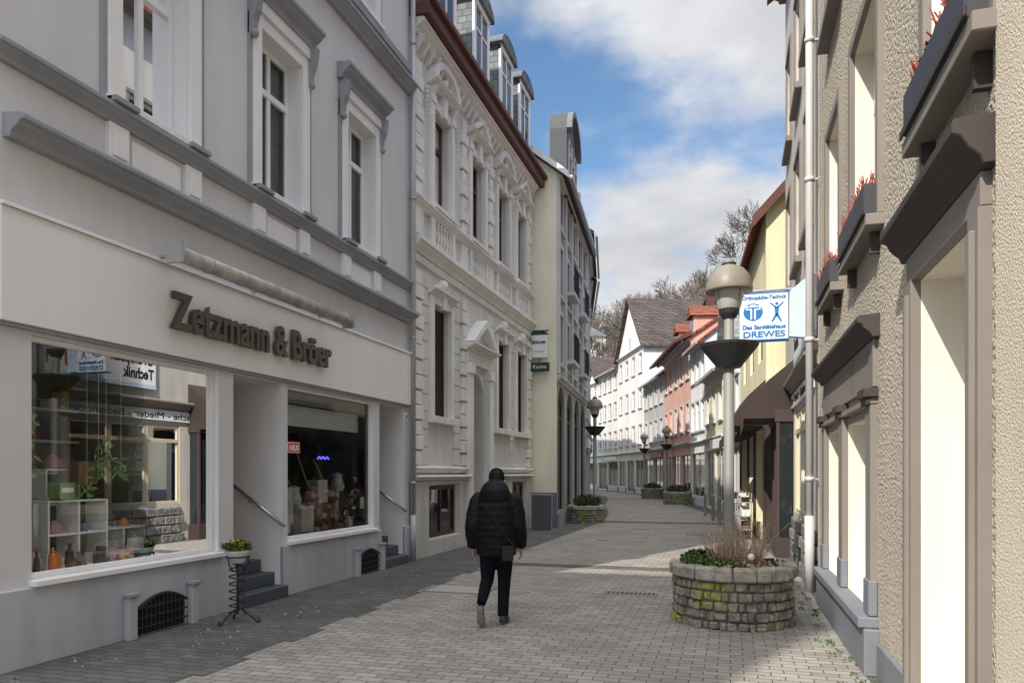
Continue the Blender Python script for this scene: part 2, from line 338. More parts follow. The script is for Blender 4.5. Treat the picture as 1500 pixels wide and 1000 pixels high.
# ---------------- shop window display
D=Grp('shop_window_display',(-6.6,6.4,.7))
D.p('platform','shelf',.01).box(FL,5.15,7.6,.60,.74,-1.5,-.14); D.p('platform').box(FL,9.14,11.74,.60,.74,-1.5,-.14)
sh=D.p('white_shelves','shelf',.004)
def cube_shelf(u,z,w,cu,cz,n,m):
    for i in range(n+1): sh.box(FL,u+i*cu-.01,u+i*cu+.01,z,z+m*cz,w-.3,w)
    for j in range(m+1): sh.box(FL,u,u+n*cu,z+j*cz-.01,z+j*cz+.01,w-.3,w+.002)
cube_shelf(5.75,.75,-.5,.36,.34,2,2); cube_shelf(6.5,.75,-.65,.36,.34,2,1); cube_shelf(5.9,1.45,-.7,.4,.3,1,1); cube_shelf(5.2,.75,-.8,.3,.3,1,3)
cols={'i_red':(.4,.06,.05),'i_or':(.65,.22,.05),'i_gr':(.17,.32,.08),'i_bl':(.06,.1,.26),'i_pk':(.45,.22,.32),'i_wh':(.75,.75,.75),'i_bk':(.02,.02,.02),'i_br':(.2,.11,.06),'i_ye':(.55,.45,.14)}
for k,c in cols.items(): M[k]=mk(k,c,.1,.45)
ks=list(cols); kd=['i_wh']*7+['i_bk']*4+['i_br']*4+['i_bl','i_gr','i_pk','i_or','i_ye','i_red']
for i in range(210):
    k=random.choice(kd); second=R()<.45
    u=rr(9.25,11.6) if second else rr(5.25,7.5); w=rr(-1.2,-.2)
    z=.742; p=D.p('goods_'+k,k,.004,False); h=rr(.06,.26) ; s=rr(.03,.08)
    if R()<.3: p.box(FL,u-s,u+s,z,z+h,w-.03,w+.03)
    elif R()<.45:
        p.lathe(FL.P(u,z,w),[(.001,0),(s*.8,0),(s,h*.3),(s*.7,h*.7),(s*.3,h*.8),(s*.35,h),(.001,h)],12)
    else:
        Fq=Fr(FL.P(u,0,w).to_2d(),FL.P(u+.5,0,w+rr(-.4,.4)).to_2d(),1)
        if R()<.5: p.prof(Fq,-s,s,[(0,z),(-.1,z+h),(-.11,z+h),(-.02,z)])
        else: p.prof(Fq,-s*.6,s*.6,[(.1,z),(.1,z+.03),(.03,z+.06),(-.03,z+.12),(-.1,z+.12),(-.1,z)])
for (u,z,w) in [(5.9,1.1,-.6),(6.25,1.1,-.6),(5.92,1.44,-.6),(6.3,1.44,-.6),(6.65,1.1,-.8),(7.0,1.1,-.8),(5.95,.76,-.6),(6.2,.76,-.6),(6.1,1.77,-.85),(5.35,1.36,-.9),(5.35,1.66,-.9)]:
    k=random.choice(ks); p=D.p('goods_'+k,k,.004); s=rr(.04,.08); p.lathe(FL.P(u,z,w),[(.001,0),(s,0),(s*1.1,s),(s*.5,s*1.6),(.001,s*2)],12)
D.p('goods_i_gr').box(FL,5.78,5.96,1.46,1.62,-.55,-.4); D.p('goods_i_wh').box(FL,5.80,5.94,1.52,1.57,-.399,-.395); D.p('goods_i_br').box(FL,6.1,6.34,1.6,1.84,-.65,-.5)
for u in (6.6,6.75,6.95): D.p('goods_i_or').ball(FL.P(u,.81,-.35),.06,12)
lf=D.p('leaf_ornaments','i_gr')
for (u,z,w) in [(6.35,1.95,-.4),(6.2,1.6,-.5),(7.05,2.1,-.35),(6.95,2.35,-.4),(6.5,1.75,-.35),(5.5,1.9,-.45),(6.3,1.75,-.45),(5.45,2.2,-.4)]:
    D.p('ornament_strings','i_wh').cyl(FL.P(u,z,w),FL.P(u,2.95,w),.002,seg=4)
    for i in range(26):
        t=rr(0,6.3); c=FL.P(u,z,w)+Vector((rr(-.03,.03),rr(-.05,.05),rr(-.13,.13))); d=Vector((rr(-.5,.5),math.cos(t),math.sin(t)-.3))*rr(.05,.11); e=Vector((0,-math.sin(t),math.cos(t)))*.015
        lf.add([c,c+d*.5+e,c+d,c+d*.5-e],[(0,1,2,3)])
for i in range(9):
    u=9.5+i*.25; D.p('tool_handles','i_ye').cyl(FL.P(u,.75,-.4),FL.P(u+rr(-.3,.3),rr(1.6,2.2),-.9),.012,seg=6)
D.p('goods_i_wh').box(FL,9.5,9.8,.75,1.5,-.6,-.35); D.p('goods_i_br').box(FL,10.5,11.3,.75,1.2,-.9,-.5); D.p('goods_i_wh').box(FL,9.95,10.3,.75,1.2,-.5,-.3)
D.p('goods_i_wh').box(FL,10.75,11.05,1.22,1.6,-.7,-.5); D.p('goods_i_wh').box(FL,11.35,11.6,.75,1.4,-.8,-.6)
for u,z in ((9.65,1.51),(10.12,1.21),(10.62,1.21),(11.2,1.21),(11.45,1.41)):
    k=random.choice(kd); D.p('goods_'+k,k,.004).lathe(FL.P(u,z,-.55),[(.001,0),(.1,0),(.13,.08),(.08,.22),(.1,.28),(.001,.32)],14)
G.p('neon_open_sign','neon').path([FL.P(10.9+.06*i,1.95+.04*(i%2),-.6) for i in range(7)],.012,6)
for z in (1.3,1.7,2.1,2.5):
  for (ua,ub,wb) in ((5.2,7.7,-2.48),(9.1,11.8,-2.48)):
    D.p('wall_shelves','shelf').box(FL,ua,ub,z,z+.03,wb,wb+.28)
    for i in range(12):
        k=random.choice(kd); u=ua+.1+i*.2; D.p('goods_'+k,k,.004).box(FL,u,u+rr(.06,.15),z+.032,z+rr(.1,.3),wb+.03,wb+.23)
for (u,z,w_,h_) in ((7.3,.95,.16,.22),(7.42,1.2,.1,.14),(11.55,1.1,.14,.2),(9.3,.85,.12,.16)):
    D.p('price_cards','signw').box(FL,u-w_/2,u+w_/2,z,z+h_,-.125,-.12)
S=Grp('red_sticker',(-6.05,9.3,2)); S.p('plate','redp',.003).box(FL,9.22,9.56,2.0,2.17,-.085,-.078)
S.p('plate_rim','signw').box(FL,9.24,9.54,2.015,2.155,-.0778,-.0765); S.p('plate_in','redp').box(FL,9.25,9.53,2.023,2.147,-.0763,-.0755)
text(S,'sticker_text','ABUS',(-6.073,9.27,2.045),(90,0,90),.11,'signw',.24,.001,.003)
# ============================================================ LEFT BUILDING 2 ornate
G=Grp('ornate_stucco_house',(-6,17.7,0))
B0,B1=13.28,22.2
us=[14.85,17.2,19.3,21.15]; hw=.47
ops=[(u-hw,u+hw,7.3,9.35,.22) for u in us]+[(u-hw,u+hw,2.92,5.25,.2) for i,u in enumerate(us) if i!=1]+[(16.6,17.8,.0,4.15,.6),(14.15,15.85,.35,1.45,.12),(20.2,21.6,.35,1.45,.12)]
W=G.p('walls','b2'); W.wall(FL,B0,B1,0,10.8,ops); shell(G,W,FL,B0,B1,0,10.8,11)
pl=G.p('plinth','b2grey',.008)
for a,b in [(B0,14.1),(15.9,16.45),(17.95,20.15),(21.65,B1+.02)]: pl.box(FL,a,b,0,1.55,-.02,.06)
for a,b in [(14.1,15.9),(20.15,21.65)]: pl.box(FL,a,b,0,.33,-.02,.062); pl.box(FL,a,b,1.47,1.55,-.02,.062)
t=G.p('stucco_trim','b2trim',.006)
for a,b in [(B0+.02,16.42),(17.98,B1+.02)]:
    cornice(t,FL,a,b,1.56,.10,.2); cornice(t,FL,a,b,1.72,.12,.14)
cornice(t,FL,B0+.02,B1+.04,6.08,.28,.24); cornice(t,FL,B0+.02,B1+.04,7.02,.17,.18); t.box(FL,B0+.02,B1,5.92,6.07,-.01,.06)
t.box(FL,B0+.02,B1,6.37,6.45,-.01,.06)
cornice(t,FL,B0+.02,B1+.04,10.35,.25,.3)
for i in range(30):
    u=B0+.2+i*(B1-B0-.4)/29; t.prof(FL,u-.05,u+.05,[(0,10.05),(.08,10.08),(.22,10.34),(0,10.34)])
bz=G.p('rusticated_bands','b2',.008)
z=1.9
segs=[(B0+.5,us[0]-hw-.24),(us[0]+hw+.24,16.0),(18.4,us[2]-hw-.24),(us[2]+hw+.24,us[3]-hw-.24)]
while z<5.7:
    for a,b in segs:
        if b-a>.1: bz.box(FL,a,b,z,z+.33,-.01,.025)
    z+=.36
def quoins(u,z0,z1,wd=.34):
    q=G.p('quoins','b2trim',.012); z=z0; i=0
    while z+.3<z1:
        h=.06 if i%2 else 0; q.box(FL,u-wd/2-h,u+wd/2+h,z,z+.27,-.01,.075+.02*(i%2)); z+=.3; i+=1
for u in (13.56,16.22,18.2,21.98):
    quoins(u,1.88,5.9,.26 if u in(16.22,18.2) else .3); quoins(u,7.25,10.0,.26 if u in(16.22,18.2) else .3)
    t.box(FL,u-.2,u+.2,6.46,7.0,-.01,.08)
def arc(u,z,r,a0,a1,n=12,ry=None):
    ry=ry or r; return [(u+r*math.cos(a0+(a1-a0)*i/n),z+ry*math.sin(a0+(a1-a0)*i/n)) for i in range(n+1)]
for i,u in enumerate(us):
    for s in (-1,1):
        q=u+s*(hw+.11); t.box(FL,q-.09,q+.09,7.22,9.55,-.01,.09); t.box(FL,q-.11,q+.11,9.4,9.56,-.01,.12); t.box(FL,q-.11,q+.11,7.2,7.36,-.01,.12)
        t.prof(FL,q-.06,q+.06,[(0,9.56),(.1,9.58),(.2,9.75),(0,9.75)])
    t.box(FL,u-hw,u+hw,9.36,9.56,-.01,.07); t.box(FL,u-.09,u+.09,9.3,9.74,-.01,.15)
    cornice(t,FL,u-hw-.28,u+hw+.28,9.75,.13,.26)
    if i%2==0:
        o=arc(u,9.89,hw+.27,0,math.pi,14,.50); n_=arc(u,9.89,hw+.12,math.pi,0,14,.36); t.ext(FL,o+n_,-.01,.22)
        t.ext(FL,arc(u,9.89,hw+.13,0,math.pi,14,.37),-.01,.06)
    else:
        t.ext(FL,[(u-hw-.28,9.89),(u,10.38),(u+hw+.28,9.89),(u+hw+.08,9.89),(u,10.25),(u-hw-.08,9.89)],-.01,.22)
        t.ext(FL,[(u-hw-.1,9.89),(u,10.26),(u+hw+.1,9.89)],-.01,.06)
    orn=G.p('stucco_ornaments','b2trim',0,True)
    for k in range(9): orn.ball(FL.P(u-.24+.06*k,10.0-.05*math.sin(math.pi*k/8)+.04,.08),.045,8)
    orn.ball(FL.P(u,10.06,.1),.09,10)
    for k in range(7): orn.ball(FL.P(u-hw-.35-.015*k,9.6-.1*k,.05),.05-.004*k,8); orn.ball(FL.P(u+hw+.35+.015*k,9.6-.1*k,.05),.05-.004*k,8)
    t.box(FL,u-hw-.2,u+hw+.2,7.2,7.29,-.01,.19)
    t.box(FL,u-hw-.2,u-hw-.06,6.46,7.0,-.01,.10); t.box(FL,u+hw+.06,u+hw+.2,6.46,7.0,-.01,.10)
    for k in range(6):
        x=u-hw+.05+k*(2*hw-.1)/5; orn.lathe(FL.P(x,6.47,.05),[(.045,0),(.045,.05),(.025,.1),(.05,.25),(.025,.42),(.045,.47),(.045,.53)],8)
    G.p('apron_dark','b2grey').box(FL,u-hw-.05,u+hw+.05,6.47,6.99,-.008,.01)
    window(G,FL,u-hw,u+hw,7.3,9.35,-.18,'brown',1,.7,1 if i==2 else 2)
    if i!=1:
        for s in (-1,1):
            q=u+s*(hw+.10); t.box(FL,q-.085,q+.085,2.8,5.42,-.01,.08)
        t.box(FL,u-hw-.01,u+hw+.01,5.26,5.42,-.01,.075); t.box(FL,u-.08,u+.08,5.2,5.62,-.01,.14)
        cornice(t,FL,u-hw-.24,u+hw+.24,5.43,.14,.2); t.box(FL,u-hw-.24,u+hw+.24,2.76,2.90,-.01,.17)
        orn.ball(FL.P(u,5.72,.05),.14,10); 
        for k in range(1,5): orn.ball(FL.P(u-.08*k,5.72-.02*k,.04),.06,8); orn.ball(FL.P(u+.08*k,5.72-.02*k,.04),.06,8)
        sp=G.p('roller_shutters','brown2'); 
        z=2.95
        while z<5.2: sp.prof(FL,u-hw+.06,u+hw-.06,[(-.15,z),(-.125,z+.03),(-.15,z+.048)]); z+=.05
        G.p('shutter_back','brown2').box(FL,u-hw+.05,u+hw-.05,2.94,5.22,-.19,-.15)
        fb=G.p('window_frames_brown','brown',.004)
        for x in (u-hw+.002,u+hw-.052): fb.box(FL,x,x+.05,2.925,5.245,-.17,-.1)
for s in (-1,1):
    q=17.2+s*.75; t.box(FL,q-.14,q+.14,0,4.3,-.01,.16); t.box(FL,q-.17,q+.17,4.05,4.3,-.01,.2); t.box(FL,q-.17,q+.17,0,.5,-.01,.2)
t.box(FL,16.3,18.1,4.31,4.6,-.01,.12); cornice(t,FL,16.2,18.2,4.61,.16,.34)
t.ext(FL,[(16.2,4.79),(17.2,5.45),(18.2,4.79),(17.95,4.79),(17.2,5.27),(16.45,4.79)],-.01,.3); t.ext(FL,[(16.42,4.79),(17.2,5.28),(17.98,4.79)],-.01,.07)
t.ext(FL,[(16.6,4.15)]+arc(17.2,3.55,.6,math.pi,math.pi/2,8)[::1]+[(17.2,4.15)],-.3,-.002); t.ext(FL,[(17.8,4.15),(17.2,4.15)]+arc(17.2,3.55,.6,math.pi/2,0,8),-.3,-.002)
G.p('door_leaf','brown',.01).box(FL,16.62,17.78,.4,3.3,-.58,-.5); G.p('door_glass','pane').box(FL,16.75,17.65,1.5,2.9,-.499,-.495); G.p('door_glass').box(FL,16.65,17.75,3.35,4.1,-.55,-.54)
G.p('door_steps','b2grey',.01).box(FL,16.62,17.78,0,.2,-.5,.3); G.p('door_steps').box(FL,16.62,17.78,.2,.398,-.5,.05)
for a,b in ((14.15,15.85),(20.2,21.6)): window(G,FL,a,b,.35,1.45,-.08,'brown',1,0,0,'glass2',.09)
ev=G.p('eaves_gutter','eave',.01); ev.box(FL,B0-.02,B1+.3,10.62,10.86,-.01,.42); ev.box(FL,B0-.02,B1+.32,10.86,10.98,.36,.52)
rf=G.p('mansard_slate','slate'); rf.prof(FL,B0,B1+.2,[(.34,10.87),(-1.15,13.6),(-5,15.0),(-10,13),(-11,10.87)])
for u in us:
    a,b=u-.55,u+.55
    dc=G.p('dormer_cheeks','slatex'); dc.box(FL,a,b,11.2,13.1,-1.6,.12)
    dt=G.p('dormer_roof','slate'); o=arc(u,13.1,.72,0,math.pi,10,.38); dt.ext(FL,o,-1.9,.25)
    wf=G.p('dormer_front','white',.006); wf.box(FL,a-.03,a+.12,11.3,13.08,.10,.16); wf.box(FL,b-.12,b+.03,11.3,13.08,.10,.16); wf.box(FL,a-.03,b+.03,12.95,13.1,.10,.18); wf.box(FL,a-.03,b+.03,11.22,11.32,.10,.2)
    G.p('dormer_panes','pane').box(FL,a+.12,b-.12,11.32,12.95,.121,.127); wf.box(FL,u-.03,u+.03,11.32,12.95,.12,.15); wf.box(FL,a+.12,b-.12,12.4,12.46,.12,.15)
H=Grp('hanging_pub_sign',(-5.7,22.3,5.5))
FS=Fr((-6.1,22.24),(-5.0,22.24),1)
H.p('bracket','iron').path([(-6,22.27,6.12),(-5.4,22.27,6.12)],.02,8); H.p('bracket').cyl((-5.72,22.27,6.02),(-5.72,22.27,6.14),.015)
H.p('sign_box','signw',.02).box(FS,.14,.66,5.28,6.0,-.11,-.0); H.p('sign_cap','green').ext(FS,[(.12,6.0)]+[(.4+.28*math.cos(a),6.0+.12*math.sin(a)) for a in [math.pi*(1-i/8) for i in range(9)]],-.12,.01)
H.p('sign_lower','green',.01).box(FS,.12,.72,4.86,5.14,-.09,-.0); H.p('bracket').cyl((-5.7,22.28,5.1),(-5.7,22.28,5.3),.012)
text(H,'pub_text','Bitburger',(-5.7,22.232,5.72),(90,0,0),.16,'black',.46,.002,.003,'CENTER'); text(H,'pub_text_b','Unser Bier',(-5.7,22.232,5.45),(90,0,0),.1,'i_ye',.36,.002,0,'CENTER')
text(H,'pub_text_c','Kuzina',(-5.68,22.232,4.95),(90,0,0),.17,'signw',.42,.002,0,'CENTER')
# ============================================================ generic house
def house(name,p0,p1,side,depth,eave,ridge,wm,rm,floors,ncol,gable=False,shop=True,wf='white',trim='b3trim',gh=3.3,ww=.95,wh=1.5,arches=0,flag=0,dormers=0):
    F=Fr(p0,p1,side); L=F.L; c=F.P(L/2,0,0); G=Grp(name,(c.x,c.y,0)); W=G.p('walls',wm)
    u0,u1=.02,L-.02; ops=[]; fh=(eave-gh)/max(1,floors); wins=[]
    for j in range(floors):
        for i in range(ncol):
            u=L*(i+.5)/ncol; z=gh+fh*j+fh*.28; wins.append((u-ww/2,u+ww/2,z,min(z+wh,eave-.25)))
    ops+=wins
    shops=[]
    if arches:
        for i in range(arches):
            u=L*(i+.5)/arches; h=L/arches*.36; shops.append((u-h,u+h,.5,gh-.1))
    elif shop:
        m=max(1,int(L/2.6))
        for i in range(m): a=L*i/m+.2; b=L*(i+1)/m-.2; shops.append((a,b,.45 if i%2==0 else .05,2.75))
    else:
        for i in range(ncol): u=L*(i+.5)/ncol; shops.append((u-ww/2,u+ww/2,.9 if i else .1,2.5))
    ops+=shops
    W.wall(F,u0,u1,0,eave,ops,.16); shell(G,W,F,u0,u1,0,eave,depth)
    for o in wins:
        window(G,F,*o,-.12,wf,1,.7,0,'pane',.06)
        tp=G.p('surrounds',trim,.005); a,b,c_,d=o
        tp.box(F,a-.12,a-.003,c_-.1,d+.12,-.01,.035); tp.box(F,b+.003,b+.12,c_-.1,d+.12,-.01,.035); tp.box(F,a-.003,b+.003,d+.003,d+.12,-.01,.035); tp.box(F,a-.16,b+.16,c_-.1,c_-.004,-.008,.1)
    for o in shops:
        window(G,F,*o,-.12,'b3trim' if not arches else 'brown2',1,0 if not arches else .75,0,'pane',.07)
        if arches:
            a,b,c_,d=o; h=(b-a)/2; u=(a+b)/2; zc=d-h
            for s in (0,1):
                pts=[(a,d),(u,d)]+[(u-h*math.sin(t),zc+h*math.cos(t)) for t in [math.pi/2*i/8 for i in range(1,9)]]
                if s: pts=[(2*u-x,z) for x,z in pts]
                W.ext(F,pts,-.14,-.002)
    G.p('plinth','plgrey',.01)
    x=u0
    for o in sorted(shops)+[(u1,u1,0,0)]:
        if o[0]>x: G.p('plinth').box(F,x,o[0],0,.42,-.01,.04)
        x=max(x,o[1])
    tp=G.p('surrounds',trim,.005); cornice(tp,F,u0,u1,gh-.02,.18,.16); cornice(tp,F,u0,u1,eave-.2,.18,.25)
    if flag:
        c=random.choice(['i_wh','char','i_br','green','i_bl']); G.p('shop_fascia',c,.01).box(F,.3,L*.6,2.8,3.22,.0,.12)
    if gable:
        k=(ridge-eave)/(L/2)
        W.ext(F,[(u0,eave),(L/2,ridge),(u1,eave)],-.004,-depth)
        G.p('roof',rm).ext(F,[(-.3,eave-.3*k),(-.3,eave-.3*k+.18),(L/2,ridge+.2),(L+.3,eave-.3*k+.18),(L+.3,eave-.3*k),(L/2,ridge+.02)],.35,-depth)
        window(G,F,L/2-.4,L/2+.4,eave+.3,eave+1.3,.02,wf,1,0,0,'pane',.06)
    else:
        gabroof(G,F,u0,u1,eave,ridge,depth,rm,over=.35)
        gp=G.p('gutter','zinc'); gp.box(F,u0,u1,eave-.25-.0,eave-.13,.40,.5)
        for i in range(dormers):
            u=L*(i+.5)/dormers
            G.p('dormer_walls',wm).box(F,u-.6,u+.6,eave+.1,eave+1.7,-2.2,-.5)
            G.p('roof').ext(F,[(u-.8,eave+1.6),(u,eave+2.3),(u+.8,eave+1.6)],-2.8,-.3); G.p('panes_pane','pane').box(F,u-.4,u+.4,eave+.5,eave+1.5,-.5,-.48)
    G.p('chimney','eave',.02).box(F,L*.3,L*.3+.6,ridge-1,ridge+1.1,-depth/2-.8,-depth/2-.2)
    return G,F
G3,F3=house('cream_gable_house',(-5.2,22.5),(-5.9,31),1,9,11.1,14.6,'b3','tiledark',3,5,gh=4.6,arches=4,wh=1.6)
s=G3.p('side_plaster','cream'); s.quad(F3,[(.012,0,.003),(.012,11.1,.003),(.012,14.6,-4.5),(.012,11.1,-9),(.012,0,-9)])
G3.p('side_plinth','plgrey').box(F3,-.03,.01,0,1.1,-1.2,.02)
G3.p('side_fascia','white').prof(F3,-.2,-.14,[(.4,10.82),(.4,11.02),(-4.5,14.8),(-4.5,14.6)])
ds=G3.p('curved_gable','darkslate')
o=[(1.5,10.9)]+[(2.9+1.4*math.cos(a),13.15+.95*math.sin(a)) for a in [math.pi*(1-i/12) for i in range(13)]]+[(4.3,10.9)]
ds.ext(F3,o,-.45,.12); G3.p('gable_coping','coping').ext(F3,[(x,z) for x,z in o[1:-1]]+[(x+(2.9-x)*.1,z-.14) for x,z in o[1:-1]][::-1],.121,.3)
for u in (1.8,2.55,3.3): window(G3,F3,u,u+.58,11.2,12.9,.15,'b3trim',0,.7,0,'pane',.05)
pb=G3.p('pilasters','b3trim',.01)
for i in range(6):
    u=.15+i*(F3.L-.3)/5; pb.box(F3,u-.14,u+.14,4.8,10.9,-.01,.09)
br=G3.p('balcony_rails','iron')
for zb in (5.5,7.8):
    for i in (1,3):
        u=F3.L*(i+.5)/5; G3.p('balcony_slabs','b3trim').box(F3,u-.7,u+.7,zb-.12,zb,-.01,.35)
        for k in range(12): br.cyl(F3.P(u-.68+.12*k,zb,.33),F3.P(u-.68+.12*k,zb+.9,.33),.01,seg=5)
        br.cyl(F3.P(u-.7,zb+.9,.33),F3.P(u+.7,zb+.9,.33),.02,seg=6)
house('grey_corner_house',(-5.9,31.05),(-7.0,38),1,9,12.0,15.0,'gr','tiledark',3,4,dormers=2,flag=1)
house('pale_blue_house',(-7.0,38.05),(-8.9,47),1,9,11.8,15.0,'bl','tiledark',3,5,flag=1)
house('white_terrace_house',(-8.9,47.05),(-11.5,58),1,9,10.5,14,'wh2','tiledark',3,5)
house('ochre_terrace_house',(-11.5,58.05),(-17,72),1,9,10.5,14,'oc','tile',3,6)
# ============================================================ RIGHT BUILDING 1
FR=Fr((1.2,0),(1.2,60),-1)
G=Grp('beige_roughcast_house',(1.2,7.5,0))
W=G.p('walls','rough')
C0,C1=3.9,11.25
w1=[(3.98,5.15),(6.75,8.1),(9.0,10.1)]
ops=[(4.22,5.42,.12,2.98,.36),(7.15,8.55,.5,2.22,.34),(8.85,10.15,.5,2.22,.34)]+[(a,b,3.86,5.9,.26) for a,b in w1]+[(a,b,7.2,9.2,.26) for a,b in w1]
W.wall(FR,C0,C1,0,10.5,ops,.3,G.p('reveals','reveal')); shell(G,W,FR,C0,C1,0,10.5,9)
gabroof(G,FR,C0,C1,10.5,14,9,'tile')
tp=G.p('taupe_trim','taupe',.006); hb=G.p('brown_heads','headbrown',.006)
for a,b in [(4.04,4.215),(5.425,5.60)]: tp.box(FR,a,b,0,3.0,-.01,.06); tp.box(FR,a+.05,b-.05,.1,2.9,.05,.085)
tp.box(FR,4.215,5.425,2.985,3.0,-.01,.06); tp.box(FR,4.04,5.60,3.0,3.17,-.01,.05)
hb.prof(FR,3.95,5.72,[(-.01,3.17),(.06,3.17),(.075,3.21),(.12,3.25),(.145,3.29),(.155,3.31),(.195,3.325),(.195,3.38),(.18,3.395),(-.01,3.41)])
window(G,FR,4.22,5.42,.12,2.98,-.33,'reveal',1,.8,0,'glass2',.08)
tp.box(FR,6.9,7.145,.45,2.3,-.01,.06); tp.box(FR,8.555,8.845,.45,2.3,-.01,.06); tp.box(FR,10.155,10.4,.45,2.3,-.01,.06)
tp.box(FR,6.9,10.4,2.305,2.36,-.01,.07)
for a,b in [(6.86,7.19),(8.52,8.88),(10.12,10.44)]:
    hb.box(FR,a,b,2.362,2.44,-.01,.12); hb.box(FR,a+.03,b-.03,2.30,2.36,.061,.095)
tp.box(FR,6.9,10.4,2.45,2.86,-.01,.04)
hb.prof(FR,6.8,10.5,[(-.01,2.86),(.06,2.86),(.08,2.90),(.13,2.94),(.14,2.97),(.18,2.985),(.18,3.03),(.165,3.045),(-.01,3.06)])
for o in ops[1:3]: window(G,FR,*o[:4],-.30,'reveal',0,0,0,'glass2',.06)
pg=G.p('bay_plinth','plgrey',.012); pg.box(FR,6.82,10.48,0,.40,-.01,.12); pg.box(FR,6.86,10.44,.40,.495,-.01,.16)
for a,b in [(6.9,7.145),(8.555,8.845),(10.155,10.4)]: pg.box(FR,a-.02,b+.02,.497,.8,.0,.075)
pg.box(FR,10.5,C1,0,.35,-.01,.03); pg.box(FR,5.61,6.8,0,.3,-.01,.03)
for fl,(z0,z1) in enumerate([(3.86,5.9),(7.2,9.2)]):
    for a,b in w1:
        tp.box(FR,a-.12,a-.003,z0-.02,z1+.12,-.01,.05); tp.box(FR,b+.003,b+.12,z0-.02,z1+.12,-.01,.05); tp.box(FR,a-.003,b+.003,z1+.003,z1+.12,-.01,.05)
        window(G,FR,a,b,z0,z1,-.2,'reveal',1,.7,2)
        tp.box(FR,a-.14,b+.14,z0-.12,z0-.025,-.01,.14)
        if fl==0 :
            Bx=Grp('flower_box',(1.1,(a+b)/2,z0)); FRb=FR
            Bx.p('box','char',.012).box(FRb,a-.06,b+.06,z0-.02,z0+.25,.02,.15)
            Bx.p('bracket_rail','headbrown',.006).box(FRb,a-.1,b+.1,z0-.024,z0+.03,.151,.165)
            Bx.p('bracket_feet','headbrown').box(FRb,a+.05,a+.1,z0-.3,z0-.13,.0,.08); Bx.p('bracket_feet').box(FRb,b-.1,b-.05,z0-.3,z0-.13,.0,.08)
            hp=Bx.p('red_heather','red'); gp=Bx.p('green_leaves','leafd')
            for i in range(int(170*(b-a))):
                p=FRb.P(rr(a,b),z0+.24,rr(.03,.14)); q=p+Vector((rr(-.05,.05),rr(-.05,.05),rr(.03,.13)))
                hp.cyl(p,q,.007,.004,4)
            gp.leaves(FRb.P((a+b)/2,z0+.25,.08),((.07),(b-a)/2,.04),int(120*(b-a)),.04)
cornice(tp,FR,C0,C1,10.1,.35,.4)
P_=Grp('drainpipe',(1.08,11.4,0)); d=P_.p('pipe','pipew',0,True)
d.cyl((1.09,11.42,.0),(1.09,11.42,12.8),.055,seg=16); d.cyl((1.09,11.42,0),(1.09,11.42,1.1),.068,seg=16)
for z in (1.6,3.6,5.9,7.9,9.9): d.cyl((1.09,11.42,z),(1.09,11.42,z+.06),.07,seg=16); P_.p('clips','zinc').box(FR,11.40,11.44,z+.015,z+.045,-.02,.1)
G=Grp('cream_roughcast_house',(1.16,-2,0)); F0=Fr((1.16,0),(1.16,60),-1)
o0=[(-5,-3.8,.9,2.3),(-2,-.8,.9,2.3),(-5,-3.8,4,5.8),(-2,-.8,4,5.8),(.5,1.7,4,5.8)]
G.p('walls','rough0').wall(F0,-9,3.86,0,10.8,o0); shell(G,G.p('walls'),F0,-9,3.86,0,10.8,9)
for o in o0: window(G,F0,*o)
gabroof(G,F0,-9,3.86,10.8,14,9,'tile')
# ============================================================ RIGHT BUILDING 2
G=Grp('grey_medical_shop_house',(1.22,15,0)); F2=Fr((1.22,0),(1.22,60),-1)
W=G.p('walls','r2'); w2=[(12.2,13.3),(14.2,15.3),(16.4,17.5)]
ops=[(a,b,z,z+1.9,.15) for a,b in w2 for z in (5.6,8.7)]+[(12.3,15.6,.95,2.9,.25)]
W.wall(F2,11.5,18.2,0,12.9,ops); shell(G,W,F2,11.5,18.2,0,12.9,9); gabroof(G,F2,11.5,18.2,12.9,16,9,'tile')
t=G.p('trim','taupe',.006); M['beigef']=mk('beige_frame',(.60,.53,.38),.05,.5)
for a,b in w2:
    for z in (5.6,8.7):
        window(G,F2,a,b,z,z+1.9,-.1,'brown',1,.7,2); t.box(F2,a-.12,b+.12,z-.12,z-.005,-.01,.12); t.box(F2,a-.1,a-.003,z-.003,z+2.0,-.01,.04); t.box(F2,b+.003,b+.1,z-.003,z+2.0,-.01,.04); t.box(F2,a-.1,b+.1,z+2.002,z+2.1,-.01,.05)
for i in range(3): window(G,F2,12.3+1.1*i,13.4+1.1*i,.95,2.9,-.05,'beigef',0,.8,0,'glass',.07)
sb=G.p('shopfront_bay_frame','brown2',.008); 
sb.box(F2,15.9,18.15,0,.4,.0,.34); sb.box(F2,15.9,18.15,2.75,3.0,.0,.36)
for u in (15.92,16.6,17.3,18.08): sb.box(F2,u,u+.07,.4,2.75,.26,.33)
G.p('shopfront_bay_glass','pane').box(F2,15.95,18.12,.4,2.75,.02,.28)
cornice(t,F2,11.55,18.2,3.3,.2,.2); cornice(t,F2,11.55,18.2,12.55,.3,.4)
G.p('window_display_back','inwall').box(F2,12.3,15.6,.95,2.9,-.9,-.85)
q=G.p('stone_base','quarry',.02)
for r in range(4):
    u=11.52+.15*(r%2)
    while u<15.5:
        l=rr(.25,.5); q.box(F2,u,min(15.88,u+l-.02),r*.22,r*.22+.2,-.01,rr(.06,.12)); u+=l
SG=Grp('medical_wall_sign',(1.12,14,4.2)); SG.p('board','signw',.01).box(F2,11.55,14.7,3.8,4.62,.02,.09); SG.p('band','signb').box(F2,11.55,14.7,3.72,3.798,.02,.095)
text(SG,'wall_text','SANIT',(1.126,12.62,3.98),(90,0,-90),.6,'redp',1.0,.003,.01)
